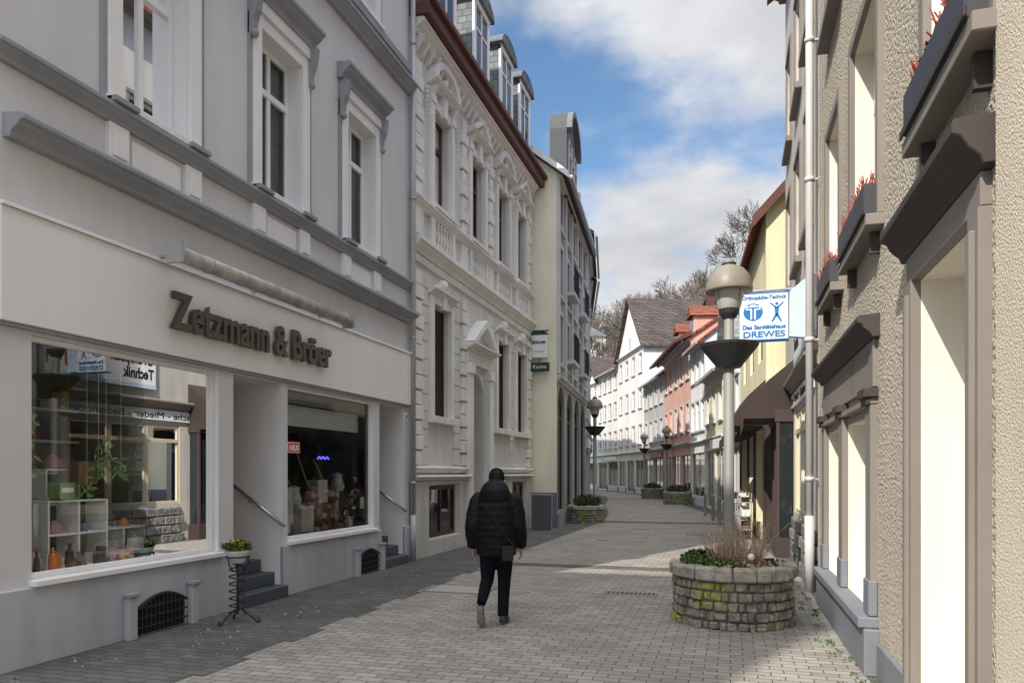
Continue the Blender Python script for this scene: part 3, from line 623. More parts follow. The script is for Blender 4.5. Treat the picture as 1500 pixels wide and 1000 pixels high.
SG.p('wall_logo','b1trim').ext(F2,[(12.98+.22*math.cos(a),4.2+.27*math.sin(a)) for a in [2*math.pi*i/24 for i in range(24)]],.091,.094); SG.p('wall_logo_w','signw').box(F2,12.94,13.02,3.98,4.42,.0945,.096); SG.p('wall_logo_w').box(F2,12.86,13.10,4.28,4.36,.0946,.0962)
text(SG,'wall_text_b','Orthopädie\nTechnik',(1.126,14.62,4.28),(90,0,-90),.34,'black',1.35,.003,.008)
SG.p('band2','signw').box(F2,11.9,16.6,3.0,3.25,.01,.05); text(SG,'wall_text_c','Wäsche - Mieder - Bademoden',(1.165,16.4,3.05),(90,0,-90),.22,'black',4.2,.002)
PS=Grp('orthopaedic_projecting_sign',(.5,12.2,4.2)); FP=Fr((0,12.2),(1,12.2),1)
PS.p('box','signw',.008).box(FP,.14,.86,3.80,4.52,-.16,0)
PS.p('box_rim','blue').box(FP,.13,.87,3.785,3.80,-.165,.004); PS.p('box_rim').box(FP,.13,.87,4.52,4.535,-.165,.004)
PS.p('box_side','signb',.008).ext(FP,[(.875,3.83),(1.14,3.80),(1.14,4.74),(.875,4.53)],-.14,-.02)
text(PS,'t1','Orthopädie-Technik',(.50,12.194,4.43),(90,0,0),.085,'blue',.66,.002,.002,'CENTER')
text(PS,'t2','Das Sanitätshaus',(.50,12.194,3.97),(90,0,0),.085,'blue',.64,.002,.003,'CENTER')
text(PS,'t3','DREWES',(.50,12.194,3.84),(90,0,0),.13,'blue',.62,.002,.003,'CENTER')
bl=PS.p('logo','blue')
bl.ext(FP,[(.34+.145*math.cos(a),4.235+.135*math.sin(a)) for a in [2*math.pi*i/28 for i in range(28)]],.001,.004)
wl=PS.p('logo_white','signw'); wl.box(FP,.30,.38,4.12,4.35,.0045,.0055); wl.box(FP,.23,.45,4.27,4.33,.0045,.0056); bl2=PS.p('logo_in','blue'); bl2.box(FP,.325,.355,4.10,4.31,.006,.007); bl2.box(FP,.25,.43,4.29,4.312,.006,.0071)
pq=PS.p('logo'); 
def limb(p0,p1,w0,w1):
    d=Vector((p1[0]-p0[0],p1[1]-p0[1])).normalized(); n=Vector((-d.y,d.x))
    pq.ext(FP,[(p0[0]+n.x*w0,p0[1]+n.y*w0),(p1[0]+n.x*w1,p1[1]+n.y*w1),(p1[0]-n.x*w1,p1[1]-n.y*w1),(p0[0]-n.x*w0,p0[1]-n.y*w0)],.001,.004)
limb((.69,4.30),(.69,4.19),.035,.025); limb((.69,4.19),(.62,4.07),.022,.012); limb((.69,4.19),(.76,4.07),.022,.012); limb((.68,4.29),(.59,4.37),.014,.009); limb((.70,4.29),(.79,4.37),.014,.009)
pq.ext(FP,[(.69+.024*math.cos(a),4.35+.026*math.sin(a)) for a in [2*math.pi*i/12 for i in range(12)]],.001,.004)
PS.p('arm','zinc').cyl((.14,12.28,4.58),(1.22,12.28,4.58),.02)
# ============================================================ yellow gable house & right row
FY=Fr((.83,19),(.35,27),-1)
G=Grp('yellow_gable_house',(.6,23,0)); W=G.p('walls','yellow'); Ly=FY.L
wy=[(.8,1.9),(3.2,4.3),(5.7,6.8)]
W.wall(FY,0,Ly,0,8.1,[(a,b,4.6,6.3,.15) for a,b in wy]+[(.3,2.5,.4,2.8,.3),(2.9,4.6,.05,2.8,.3),(5,7.6,.4,2.8,.3)]); shell(G,W,FY,0,Ly,0,8.1,8)
gabroof(G,FY,0,Ly,8.1,12.4,8,'tile',over=.3,ov2=.2)
for a,b in wy: window(G,FY,a,b,4.6,6.3,-.1,'brown',1,.7,2)
for a,b in [(.3,2.5),(2.9,4.6),(5,7.6)]: window(G,FY,a,b,.4 if a!=2.9 else .05,2.8,-.2,'brown2',1,.8,0,'pane')
G.p('shopfront_cladding','brown2').box(FY,-.05,0,0,3.3,-1.5,.03)
for a,b in ((-.05,.28),(2.52,2.88),(4.62,4.98),(7.62,Ly)): G.p('shopfront_cladding').box(FY,a,b,0,3.3,.001,.05)
G.p('shopfront_cladding').box(FY,.0,Ly,2.82,3.6,.052,.08)
G.p('verge_boards','eave').prof(FY,-.26,-.21,[(.34,7.62),(.34,7.90),(-4,12.62),(-4,12.35)])
def awning(G,F,u0,u1,w1,z0,z1):
    p=G.p('canvas','awn'); n=10
    for i in range(n):
        a=u0+(u1-u0)*i/n; b=u0+(u1-u0)*(i+1)/n
        p.prof(F,a+.002,b-.002,[(.0,z1),(w1*.5,z1-(z1-z0)*.36),(w1,z0),(w1,z0-.24-.04*(i%2)),(w1-.02,z0-.24),(w1-.04,z0-.02),(.0,z0-.02)])
    G.p('arms','zinc').path([F.P(u0+.1,z1-.6,0),F.P(u0+.1,z0,w1-.05)],.015,6); G.p('arms').path([F.P(u1-.1,z1-.6,0),F.P(u1-.1,z0,w1-.05)],.015,6)
aw=Grp('shop_awning',(.2,19.5,3.3)); awning(aw,FY,.1,2.9,.85,2.9,4.0)
a2=Grp('shop_awning.001',(.1,24,3.3)); awning(a2,FY,3.3,7.7,.75,2.8,3.7)
a3=Grp('shop_awning.002',(1.1,17,3.0)); awning(a3,F2,15.9,18.15,1.0,2.85,4.0)
house('grey_slate_house',(.35,27.05),(-.25,32.5),-1,8,6.6,9.8,'wh2','slatex',2,3,gable=True,gh=3.1,flag=1)
house('half_height_house',(-.25,32.55),(-1.2,38),-1,9,6.3,9.6,'oc','tiledark',1,3,gable=False,gh=3.2,flag=1)
house('red_roof_house',(-1.2,38.05),(-2.1,42),-1,8,8.4,11.5,'wh','tile',2,3,gh=3.2)
G_,F_=house('salmon_house',(-2.1,42.05),(-4.4,52),-1,9,9.2,12.2,'pink','tile',2,5,gh=3.3,dormers=2)
f=G_.p('canopy','eave'); f.prof(F_,-.2,F_.L+.2,[(0,9.6),(1.0,9.0),(1.0,8.85),(0,9.3)])
house('dark_gable_house',(-4.4,52.05),(-6.6,59.5),-1,10,8.6,12.5,'gr','tiledark',2,4,flag=1)
house('big_white_gable_house',(-6.6,59.55),(-9.9,68),-1,12,12,16.5,'wh','tiledark',3,4,gable=True)
house('white_house',(-9.9,68.05),(-13,75),-1,10,11.5,15,'wh2','tiledark',3,4,flag=1)
house('white_house.001',(-13,75.05),(-16.5,82),-1,10,11,14,'wh','tiledark',3,4,gable=True)
house('white_house.002',(-16.5,82.05),(-21,90),-1,10,11.5,14.5,'wh2','tiledark',3,4)
house('ochre_house',(-21,90.05),(-30,98),-1,10,9.5,13,'oc','tile',2,5)
house('rear_gable_house',(1.0,62),(-4.5,68),-1,8,11.5,16.4,'wh2','tiledark',3,4,gable=True)
FB=Fr((-7.2,-8),(-26,-8),1)
GB=Grp('unseen_shade_house',(-16,-10,0)); W=GB.p('walls','wh2')  # added unseen house behind the camera, thin slab shaped to shade the foreground
opsb=[(1+2.4*i,2.1+2.4*i,1+3.3*j,2.7+3.3*j) for i in range(7) for j in range(5)]
W.wall(FB,0,18.8,0,18.2,opsb); shell(GB,W,FB,0,18.8,0,18.2,3.5)
for o in opsb: window(GB,FB,*o)
GB.p('roof','tiledark').box(FB,-.05,19,18.2,18.5,-3.6,.1)
# ============================================================ GROUND
me=bpy.data.meshes.new('ground'); 
me.from_pydata([(-900,-900,0),(900,-900,0),(900,1200,0),(-900,1200,0)],[],[(0,1,2,3)]); me.materials.append(M['ground'])
o=bpy.data.objects.new('ground',me); sc.collection.objects.link(o)
def mesh1(name,mat,vs,fs):
    me=bpy.data.meshes.new(name); me.from_pydata(vs,[],fs); me.materials.append(M[mat]); o=bpy.data.objects.new(name,me); sc.collection.objects.link(o); return o
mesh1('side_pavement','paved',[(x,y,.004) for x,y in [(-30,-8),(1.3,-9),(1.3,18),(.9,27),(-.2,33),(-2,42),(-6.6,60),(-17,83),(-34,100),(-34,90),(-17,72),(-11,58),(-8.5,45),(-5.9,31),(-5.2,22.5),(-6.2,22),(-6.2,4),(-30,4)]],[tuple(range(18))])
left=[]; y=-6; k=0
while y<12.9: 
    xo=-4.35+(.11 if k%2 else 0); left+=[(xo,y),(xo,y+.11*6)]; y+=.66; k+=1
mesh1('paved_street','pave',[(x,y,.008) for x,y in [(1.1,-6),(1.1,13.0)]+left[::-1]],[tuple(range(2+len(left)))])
mesh1('paved_street.001','pave',[(x,y,.008) for x,y in [(-4.4,13.55),(1.0,13.55),(.6,20),(.1,25.3),(-4.3,25.3)]],[(0,1,2,3,4)])
mesh1('paved_street.002','pave',[(x,y,.008) for x,y in [(-4.3,26.1),(0,26.1),(-.9,32),(-2.6,41),(-4.2,48),(-7.6,48),(-6.7,41),(-4.9,31)]],[tuple(range(8))])
mesh1('paved_street.003','pave',[(x,y,.008) for x,y in [(-4.4,48.8),(-6.9,58),(-12,70),(-17,80),(-19,77),(-12,63),(-8.6,53),(-7.8,48.8)]],[tuple(range(8))])
C=Grp('manhole_cover',(-3.9,10.4,0))
C.p('plate','cover',.003).add([(-4.25,9.9,.013),(-3.35,9.9,.013),(-3.35,10.5,.013),(-4.25,10.5,.013)],[(0,1,2,3)]); C.p('rim','coverd').add([(-4.28,9.87,.0105),(-3.32,9.87,.0105),(-3.32,10.53,.0105),(-4.28,10.53,.0105)],[(0,1,2,3)])
for i,(x,y,w,h) in enumerate([(-1.35,10.55,.75,.22),(-.9,21,.6,.5),(-2.6,22.5,.6,.4),(-3.1,18.6,.3,.3)]):
    C=Grp('drain_cover' if i==0 else 'drain_cover.%03d'%i,(x,y,0)); C.p('frame','cover').add([(x-w/2-.04,y-h/2-.04,.0115),(x+w/2+.04,y-h/2-.04,.0115),(x+w/2+.04,y+h/2+.04,.0115),(x-w/2-.04,y+h/2+.04,.0115)],[(0,1,2,3)])
    n=max(2,int(w/.06))
    C.p('bars','coverd').add([(x-w/2,y-h/2,.0125),(x+w/2,y-h/2,.0125),(x+w/2,y+h/2,.0125),(x-w/2,y+h/2,.0125)],[(0,1,2,3)])
    for k in range(n): xx=x-w/2+(k+.5)*w/n; C.p('grid','zinc').add([(xx-.007,y-h/2,.0145),(xx+.007,y-h/2,.0145),(xx+.007,y+h/2,.0145),(xx-.007,y+h/2,.0145)],[(0,1,2,3)])
lit=Grp('leaf_litter',(-2,8,0))
for i in range(60):
    lit.p('leaves','twig').leaves((rr(-5.8,-4.6),rr(4.5,13),.016),(.15,.25,.008),3,.03)
for i in range(40): lit.p('leaves').leaves((rr(-.9,1.1),rr(5,11),.018),(.15,.25,.008),3,.03)
# ============================================================ PLANTERS
def planter(name,x,y,r,h,full):
    G=Grp(name,(x,y,0)); G.p('core','mortar').lathe((x,y,0),[(r-.035,0),(r-.035,h-.04)],32); G.p('soil','soil').lathe((x,y,0),[(r-.1,h-.06),(.001,h-.02)],24)
    st=G.p('stone_blocks','stone',.014); rows=5; rh=(h-.15)/rows
    def blk(part,a0,a1,z0,z1,r0,r1,j=.012):
        vs=[Vector((x+rr_*math.cos(a),y+rr_*math.sin(a),z))+Vector((rr(-j,j),rr(-j,j),rr(-j,j)*.6)) for rr_ in (r0,r1) for z in (z0,z1) for a in (a0,a1)]
        part.add(vs,[(0,1,3,2),(4,6,7,5),(0,4,5,1),(2,3,7,6),(0,2,6,4),(1,5,7,3)])
    for k in range(rows):
        a=rr(0,.3); end=a+2*math.pi
        while a<end-.05:
            da=min(rr(.10,.24),end-a)
            if end-a-da<.08: da=end-a
            rs=r+rr(-.02,.02); blk(st,a,a+da-.02,k*rh+.006+rr(-.008,.008),(k+1)*rh-.01+rr(-.012,.006),r-.08,rs); a+=da
    rm=G.p('rim_blocks','stonerim',.018); a=.05; end=a+2*math.pi
    while a<end-.05:
        da=min(rr(.20,.42),end-a)
        if end-a-da<.15: da=end-a
        blk(rm,a,a+da-.014,h-.145,h+rr(-.015,.015),r-.17,r+.035+rr(-.015,.015)); a+=da
    if full:
        tw=G.p('dry_twigs','twig')
        for i in range(200):
            cx,cy=x+rr(-.22,.34),y+rr(-.25,.25); p=Vector((cx,cy,h-.05)); d=Vector((rr(-.55,.55)+.05,rr(-.5,.5),1)).normalized(); L=rr(.2,.68)
            q=p+d*L*.6; e=q+(d+Vector((rr(-.4,.4),rr(-.4,.4),0))).normalized()*L*.4; tw.cyl(p,q,.0045,.003,4,False); tw.cyl(q,e,.003,.0015,4,False)
            for _ in range(3):
                s_=p+(q-p)*rr(.3,1); tw.cyl(s_,s_+Vector((rr(-.1,.1),rr(-.1,.1),rr(.02,.14))),.0022,.001,3,False)
        G.p('green_plants','leaf').leaves((x-.42,y-.12,h+.04),(.17,.3,.09),420,.05); G.p('green_plants').leaves((x-.15,y-.35,h+.02),(.3,.15,.06),260,.04)
        G.p('dark_plants','leafd').leaves((x+.2,y+.1,h+.0),(.4,.4,.05),300,.05); G.p('dark_plants').leaves((x-.35,y+.1,h+.05),(.2,.3,.1),300,.05)
        G.p('dead_leaves','twig').leaves((x+.1,y-.1,h+.0),(.45,.45,.05),300,.05)
        G.p('ornament_ball','signw',0,True).ball((x+.2,y-.35,h+.1),.04,12)
    else:
        G.p('green_plants','leaf').leaves((x,y,h+.1),(r*.8,r*.8,.16),700,.09); G.p('dark_plants','leafd').leaves((x,y,h+.15),(r*.8,r*.8,.22),700,.09)
        G.p('dry_twigs','twig').leaves((x,y,h+.2),(r*.6,r*.6,.2),150,.06)
    return G
planter('stone_planter',.02,9.0,.68,.68,True)
planter('stone_planter.001',-4.75,25.2,.62,.6,False)
planter('stone_planter.002',-2.75,41,.75,.7,False)
planter('stone_planter.003',-5.0,50,.75,.7,False)
wd=Grp('wall_foot_weeds',(1,9,0)); 
for i in range(26): yy=rr(5.5,11.3); wd.p('leaves','leaf').leaves((rr(.85,1.15),yy,.015),(.05,.1,.02),18,.03)
# ============================================================ LAMPS
def lamp(name,x,y):
    G=Grp(name,(x,y,0)); p=G.p('pole','lampgrey',0,True)
    p.lathe((x,y,0),[(.11,0),(.11,.5),(.075,.56),(.068,3.95),(.05,3.98),(.05,4.05)],16)
    G.p('dish','lampdark',0,False).lathe((x,y,0),[(.07,3.20),(.16,3.20),(.40,3.50),(.41,3.535),(.37,3.535),(.14,3.27),(.07,3.27)],24)
    G.p('collar','lampdark').lathe((x,y,0),[(.09,3.9),(.13,3.96),(.15,4.04),(.12,4.08)],18)
    G.p('glass','lampglass',0,True).lathe((x,y,0),[(.13,4.0),(.16,4.05),(.215,4.28),(.215,4.30)],20)
    for i in range(4):
        a=math.pi/4+i*math.pi/2; G.p('ribs','lampgrey').cyl((x+.14*math.cos(a),y+.14*math.sin(a),4.02),(x+.22*math.cos(a),y+.22*math.sin(a),4.3),.012,seg=6)
    G.p('hood','lamphood',0,True).lathe((x,y,0),[(.20,4.28),(.32,4.27),(.325,4.30),(.31,4.40),(.27,4.51),(.20,4.59),(.10,4.64),(.09,4.66),(.085,4.70),(.04,4.74),(.001,4.75)],28)
    G.p('cap','lampdark').lathe((x,y,0),[(.101,4.64),(.101,4.675),(.06,4.68)],18)
    return G
lamp('street_lamp',-.02,10.9); lamp('street_lamp.001',-5.15,29.0); lamp('street_lamp.002',-3.9,48); lamp('street_lamp.003',-6.2,56)
for i,(x,y) in enumerate([(-.15,23),(-.35,25),(-.6,27.3),(-.95,30)]):
    G=Grp('bollard' if i==0 else 'bollard.%03d'%i,(x,y,0)); G.p('post','lampgrey',0,True).lathe((x,y,0),[(.06,0),(.06,.8),(.07,.82),(.07,.88),(.03,.94),(.001,.95)],14)
def aboard(name,x,y,c,rot=0):
    F=Fr((x,y),(x+math.cos(rot),y+math.sin(rot)),1); G=Grp(name,(x,y,0))
    G.p('front',c,.005).add([F.P(-.3,0,.22),F.P(.3,0,.22),F.P(.3,1.05,.02),F.P(-.3,1.05,.02),F.P(-.3,0,.19),F.P(.3,0,.19),F.P(.3,1.05,-.01),F.P(-.3,1.05,-.01)],[(0,1,2,3),(7,6,5,4),(0,4,5,1),(3,2,6,7),(0,3,7,4),(1,5,6,2)])
    G.p('back',c,.005).add([F.P(-.3,0,-.22),F.P(.3,0,-.22),F.P(.3,1.05,-.012),F.P(-.3,1.05,-.012)],[(0,1,2,3)])
    G.p('frame','zinc').path([F.P(-.31,0,.225),F.P(-.31,1.06,.02),F.P(.31,1.06,.02),F.P(.31,0,.225)],.012,6)
aboard('sandwich_board',-5.45,21.6,'char',.2)
for i,(x,y) in enumerate([(.35,20.2),(.3,21.4),(.15,22.6)]):
    G=Grp('goods_rack' if i==0 else 'goods_rack.%03d'%i,(x,y,0))
    F=Fr((x,y),(x-.06,y+1),-1)
    for z in (.25,.6,.95): G.p('shelves','zinc').box(F,-.4,.4,z,z+.02,-.15,.15)
    for u in (-.4,.38): G.p('legs','zinc').box(F,u,u+.02,0,1.2,-.15,-.13); G.p('legs').box(F,u,u+.02,0,1.0,.13,.15)
    for z in (.27,.62,.97):
        for k in range(6): c=random.choice(kd); G.p('g_'+c,c).box(F,-.37+k*.125,-.27+k*.125,z,z+rr(.08,.22),-.1,.1)
x,y=-5.42,7.24
G=Grp('flower_stand',(x,y,0)); ir=G.p('iron_frame','iron',0,True)
for sg in (1,-1):
    ir.path([(x+sg*.09*math.cos(a),y+sg*.09*math.sin(a),.1+a/ (2*math.pi*3.5)*.58) for a in [i*.35 for i in range(int(2*math.pi*3.5/.35)+1)]],.008,6)
for k in range(3):
    a=k*2.09+.3; ir.path([(x+r_*math.cos(a),y+r_*math.sin(a),z_) for r_,z_ in [(.04,.16),(.1,.12),(.18,.06),(.23,.012),(.26,.02),(.26,.05),(.23,.055)]],.009,6)
    ir.path([(x+r_*math.cos(a),y+r_*math.sin(a),z_) for r_,z_ in [(.06,.6),(.12,.68),(.13,.76)]],.008,6)
ir.cyl((x,y,.1),(x,y,.68),.009,seg=6)
ir.path([(x+.13*math.cos(i*.35),y+.13*math.sin(i*.35),.76) for i in range(19)],.008,6)
G.p('pot','signw',0,True).lathe((x,y,0),[(.001,.69),(.08,.69),(.13,.82),(.135,.83),(.12,.83),(.11,.8),(.001,.8)],18)
G.p('leaves','leaf').leaves((x,y,.88),(.17,.17,.07),260,.06); G.p('yellow_flowers','yel').leaves((x+.02,y-.02,.92),(.15,.15,.05),26,.05); G.p('purple_flowers','i_pk').leaves((x-.05,y-.03,.91),(.13,.13,.04),14,.045)
for g in ALL: g.finish()
# ============================================================ PERSON
M['jacket']=mk('black_puffer',(.007,.007,.009),.3,.6,.25,40,.006,spec=.2); M['pants']=mk('dark_trousers',(.009,.010,.015),.3,.9,.3,60,.004,spec=.1)
M['shoe']=mk('shoe_fabric',(.04,.04,.045),.2,.7); M['sole']=mk('shoe_sole',(.26,.24,.22),.1,.8); M['skin']=mk('skin',(.50,.30,.22),.08,.5); M['beanie']=mk('black_beanie',(.007,.007,.008),.2,.95,.8,160,.004,spec=.1)
def lofts(name,items,vox,smooth=2):
    vs=[];fs=[]
    for it in items:
        pts,dense,puff=it[0],it[1],it[2]
        P=[]
        for i in range(len(pts)-1):
            for k in range(dense):
                t=k/dense; P.append([pts[i][j]*(1-t)+pts[i+1][j]*t for j in range(5)])
        P.append(list(pts[-1])); n=len(P); seg=20; L=0; base=len(vs)
        for i,p in enumerate(P):
            c=Vector(p[:3]); d=(Vector(P[min(i+1,n-1)][:3])-Vector(P[max(i-1,0)][:3])).normalized()
            if i: L+=(c-Vector(P[i-1][:3])).length
            xa=Vector((1,0,0)); 
            if abs(d.x)>.9: xa=Vector((0,1,0))
            ya=d.cross(xa).normalized(); xa=ya.cross(d).normalized()
            k=1+ (puff[0]*(abs(math.sin(math.pi*L/puff[1]))**.6-.6) if puff else 0)
            for s in range(seg):
                a=2*math.pi*s/seg; wv=1+(.02*math.sin(5*a+L*31)+.014*math.sin(9*a-L*47) if puff else 0); vs.append(c+xa*p[3]*k*wv*math.cos(a)+ya*p[4]*k*wv*math.sin(a))
        for i in range(n-1):
            for s in range(seg): fs.append((base+i*seg+s,base+i*seg+(s+1)%seg,base+(i+1)*seg+(s+1)%seg,base+(i+1)*seg+s))
        fs.append(tuple(base+s for s in range(seg-1,-1,-1))); fs.append(tuple(base+(n-1)*seg+s for s in range(seg)))
    me=bpy.data.meshes.new(name); me.from_pydata([tuple(v) for v in vs],[],fs); ob=bpy.data.objects.new(name,me); sc.collection.objects.link(ob)
    r=ob.modifiers.new('r','REMESH'); r.mode='VOXEL'; r.voxel_size=vox; s=ob.modifiers.new('s','SMOOTH'); s.iterations=smooth; s.factor=.5
    dg=bpy.context.evaluated_depsgraph_get(); m2=bpy.data.meshes.new_from_object(ob.evaluated_get(dg)); bpy.data.objects.remove(ob)
    for p in m2.polygons: p.use_smooth=True
    return m2
pe=bpy.data.objects.new('walking_person',None); sc.collection.objects.link(pe); pe.location=(-2.55,8.0,.009); pe.rotation_euler=(0,0,math.radians(8))
items=[]
items.append(([(0,.0,.76,.15,.12),(0,.0,.78,.218,.165),(0,.0,.9,.235,.178),(0,-.005,1.05,.24,.18),(0,-.01,1.2,.25,.178),(0,-.01,1.34,.25,.172),(0,-.005,1.42,.228,.152),(0,0,1.48,.17,.125),(0,.01,1.52,.11,.10)],8,(.06,.075)))
items.append(([(0,-.06,1.38,.12,.06),(0,-.10,1.43,.175,.09),(0,-.095,1.49,.175,.10),(0,-.06,1.56,.145,.09),(0,-.035,1.605,.10,.06)],4,None))
items.append(([(0,.01,1.45,.07,.07),(0,.015,1.55,.066,.066)],3,None))
items.append(([(0,.03,1.51,.04,.045),(0,.035,1.525,.06,.075),(0,.03,1.57,.076,.095),(0,.025,1.63,.09,.11),(0,.02,1.68,.09,.11),(0,.015,1.72,.077,.093),(0,.01,1.755,.05,.06),(0,.01,1.77,.012,.012)],4,None))
items.append(([(0,.125,1.63,.008,.008),(0,.15,1.60,.016,.014),(0,.13,1.585,.014,.012)],3,None))
for s in (-1,1):
    sw=.05*s
    items.append(([(s*.15,0,1.43,.085,.085),(s*.205,-.01,1.39,.098,.095),(s*.238,-.03+sw*.3,1.25,.094,.092),(s*.256,-.05+sw*.6,1.12,.088,.086),(s*.266,.0+sw,1.0,.08,.078),(s*.268,.06+sw,.88,.066,.064),(s*.268,.07+sw,.86,.045,.045)],8,(.07,.07)))
items.append(([(-.085,0,.90,.10,.11),(-.09,0,.80,.105,.108),(-.10,.01,.62,.088,.09),(-.105,.02,.50,.074,.078),(-.112,-.10,.41,.068,.072),(-.12,-.21,.315,.058,.06),(-.125,-.265,.27,.05,.054)],5,None))
items.append(([(.085,0,.90,.10,.11),(.09,.01,.80,.105,.108),(.088,.045,.62,.088,.09),(.083,.06,.50,.076,.078),(.08,.035,.36,.07,.074),(.078,.01,.20,.064,.068),(.078,0,.09,.062,.068)],5,None))
items.append(([(-.125,-.335,.27,.025,.02),(-.125,-.315,.235,.04,.042),(-.127,-.29,.17,.042,.042),(-.128,-.262,.10,.047,.036),(-.13,-.235,.055,.046,.03),(-.13,-.19,.035,.038,.026),(-.13,-.165,.03,.015,.015)],4,None))
items.append(([(.08,-.085,.05,.02,.02),(.08,-.06,.052,.04,.048),(.082,.0,.052,.043,.05),(.087,.08,.042,.047,.04),(.09,.15,.036,.046,.033),(.092,.20,.032,.03,.024),(.092,.215,.03,.012,.012)],4,None))
m2=lofts('body',items,.0095,1)
for k in ('jacket','pants','shoe','sole','skin','beanie'): m2.materials.append(M[k])
soleN=Vector((0,-.86,-.5)).normalized()
for p in m2.polygons:
    c=p.center; n=p.normal
    if c.z>1.515 and c.y>-.03 and (c.z>1.56 or c.y>.02): 
        i=5 if (c.z>1.63 or c.y<.02) else 4
        if c.z<=1.6 and c.y<.0: i=0
    elif c.z>.775 or abs(c.x)>.2: i=0
    elif c.x<0 and c.z<.30 and (c.z<.20 or c.y<-.27 and c.z<.26): i=3 if n.dot(soleN)>.45 else 2
    elif c.x>0 and c.z<.1: i=3 if c.z<.022 else 2
    else: i=1
    p.material_index=i
bo=bpy.data.objects.new('body',m2); sc.collection.objects.link(bo); bo.parent=pe
for s in (-1,1):
    sw=.05*s; W0=Vector((s*.268,.075+sw,.86)); it=[]
    d=Vector((0,.18,-1)).normalized()
    pc=lambda k,off=(0,0,0): tuple(W0+d*k+Vector(off))
    it.append(([(*pc(0),.022,.028),(*pc(.03),.018,.036),(*pc(.07),.016,.043),(*pc(.095),.013,.04)],4,None))
    for f,(oy,l) in enumerate([(-.03,.058),(-.010,.072),(.011,.078),(.031,.07)]):
        b=Vector(pc(.085,(0,oy,0))); m=b+d*l*.5+Vector((-s*.008,0,0)); e=m+d*l*.42+Vector((-s*.022,0,0))
        it.append(([(*b,.0085,.0085),(*m,.008,.008),(*e,.0065,.0065)],3,None))
    b=Vector(pc(.03,(0,.03,0))); m=b+Vector((-s*.012,.03,-.03)); e=m+Vector((-s*.008,.006,-.034)); it.append(([(*b,.013,.013),(*m,.0095,.0095),(*e,.0075,.0075)],3,None))
    mh=lofts('hand',it,.0035,1); mh.materials.append(M['skin']); ho=bpy.data.objects.new('hand_right' if s>0 else 'hand_left',mh); sc.collection.objects.link(ho); ho.parent=pe
def small(name,mat,fn):
    p=Part(name,M[mat],0,True); fn(p); me=bpy.data.meshes.new(name); me.from_pydata(p.v,[],p.f); me.materials.append(p.mat)
    for f in me.polygons: f.use_smooth=True
    ob=bpy.data.objects.new(name,me); sc.collection.objects.link(ob); ob.parent=pe; return ob
small('ears','skin',lambda p:[p.ball((s*.087,.02,1.605),.018,10,1.4) for s in (-1,1)])
small('eyes','black',lambda p:[p.ball((s*.032,.122,1.622),.009,10) for s in (-1,1)])
small('mouth','i_red',lambda p:p.cyl((-.022,.122,1.56),(.022,.122,1.56),.005,.005,8))
FPp=Fr((0,0),(1,0),1)
po=small('hip_pouch','black',lambda p:(p.box(FPp,.10,.22,.74,.90,.14,.215),p.cyl((.22,-.18,.9),(-.1,-.185,1.35),.008)))
po.data.polygons.foreach_set('use_smooth',[False]*len(po.data.polygons)); bm_=po.modifiers.new('b','BEVEL'); bm_.width=.02; bm_.segments=3
# ============================================================ TREES + HILL
from mathutils import noise
def baretree(seed,h,levels,spread=.55,seg=4,rt=.03,rmin=0.):
    rnd=random.Random(seed); V=[];F=[]
    def cyl(p0,p1,r0,r1,n):
        r0=max(r0,rmin); r1=max(r1,rmin)
        d=(p1-p0).normalized(); a=d.orthogonal().normalized(); b=d.cross(a); k=len(V)
        for (p,r) in ((p0,r0),(p1,r1)):
            for i in range(n): t=2*math.pi*i/n; V.append(p+(a*math.cos(t)+b*math.sin(t))*r)
        for i in range(n): F.append((k+i,k+(i+1)%n,k+n+(i+1)%n,k+n+i))
    def grow(p,d,L,r,lv):
        n=3 if lv<levels else 4; q=p
        for i in range(n):
            d=(d+Vector((rnd.uniform(-.14,.14),rnd.uniform(-.14,.14),rnd.uniform(-.04,.1)))).normalized()
            e=q+d*L/n; r1=r*.82; cyl(q,e,r,r1,seg if lv<2 else 3); q=e; r=r1
            if lv<levels and i>0 or (lv==0 and i>0):
                for _ in range(rnd.choice((1,2,2))):
                    ax=d.orthogonal().normalized(); ax=Matrix.Rotation(rnd.uniform(0,6.28),3,d)@ax
                    nd=(d+ax*rnd.uniform(.5,1.1)*spread*1.6).normalized()
                    if lv<levels: grow(q,nd,L*rnd.uniform(.5,.75),r*.6,lv+1)
        if lv<levels: grow(q,d,L*.7,r*.9,lv+1)
    grow(Vector((0,0,0)),Vector((0,0,1)),h*.42,h*rt*.55,0)
    return V,F
def hz(x,y):
    t=min(1,max(0,(y-92)/115)); t=t*t*(3-2*t); q=min(1,max(0,(x+75)/75)); q=q*q*(3-2*q)
    return t*(24+22*q+4*noise.noise(Vector((x*.02,y*.02,1)))+2*noise.noise(Vector((x*.08,y*.08,4))))-.3
for i,(x,y,h,s) in enumerate([(5.4,180,28,3),(10.5,180,31,5),(1.0,185,19,8),(8,186,25,9)]):
    V,F=baretree(s,h,5 if i<2 else 4,.62,4,.036,.055)
    zt=max(v.z for v in V); k=(h*1.0)/zt
    me=bpy.data.meshes.new('bare_tree'); me.from_pydata([(v.x*k,v.y*k,v.z*k) for v in V],[],F); me.materials.append(M['bark'])
    o=bpy.data.objects.new('bare_tree' if i==0 else 'bare_tree.%03d'%i,me); sc.collection.objects.link(o); o.location=(x,y,hz(x,y)-.5)
vs=[];fs=[];nx,ny=90,50
for j in range(ny+1):
    for i in range(nx+1):
        x=-300+600*i/nx; y=85+340*j/ny; vs.append((x,y,hz(x,y)))
for j in range(ny):
    for i in range(nx): k=j*(nx+1)+i; fs.append((k,k+1,k+nx+2,k+nx+1))
o=mesh1('hill','hill',vs,fs)
for p in o.data.polygons: p.use_smooth=True
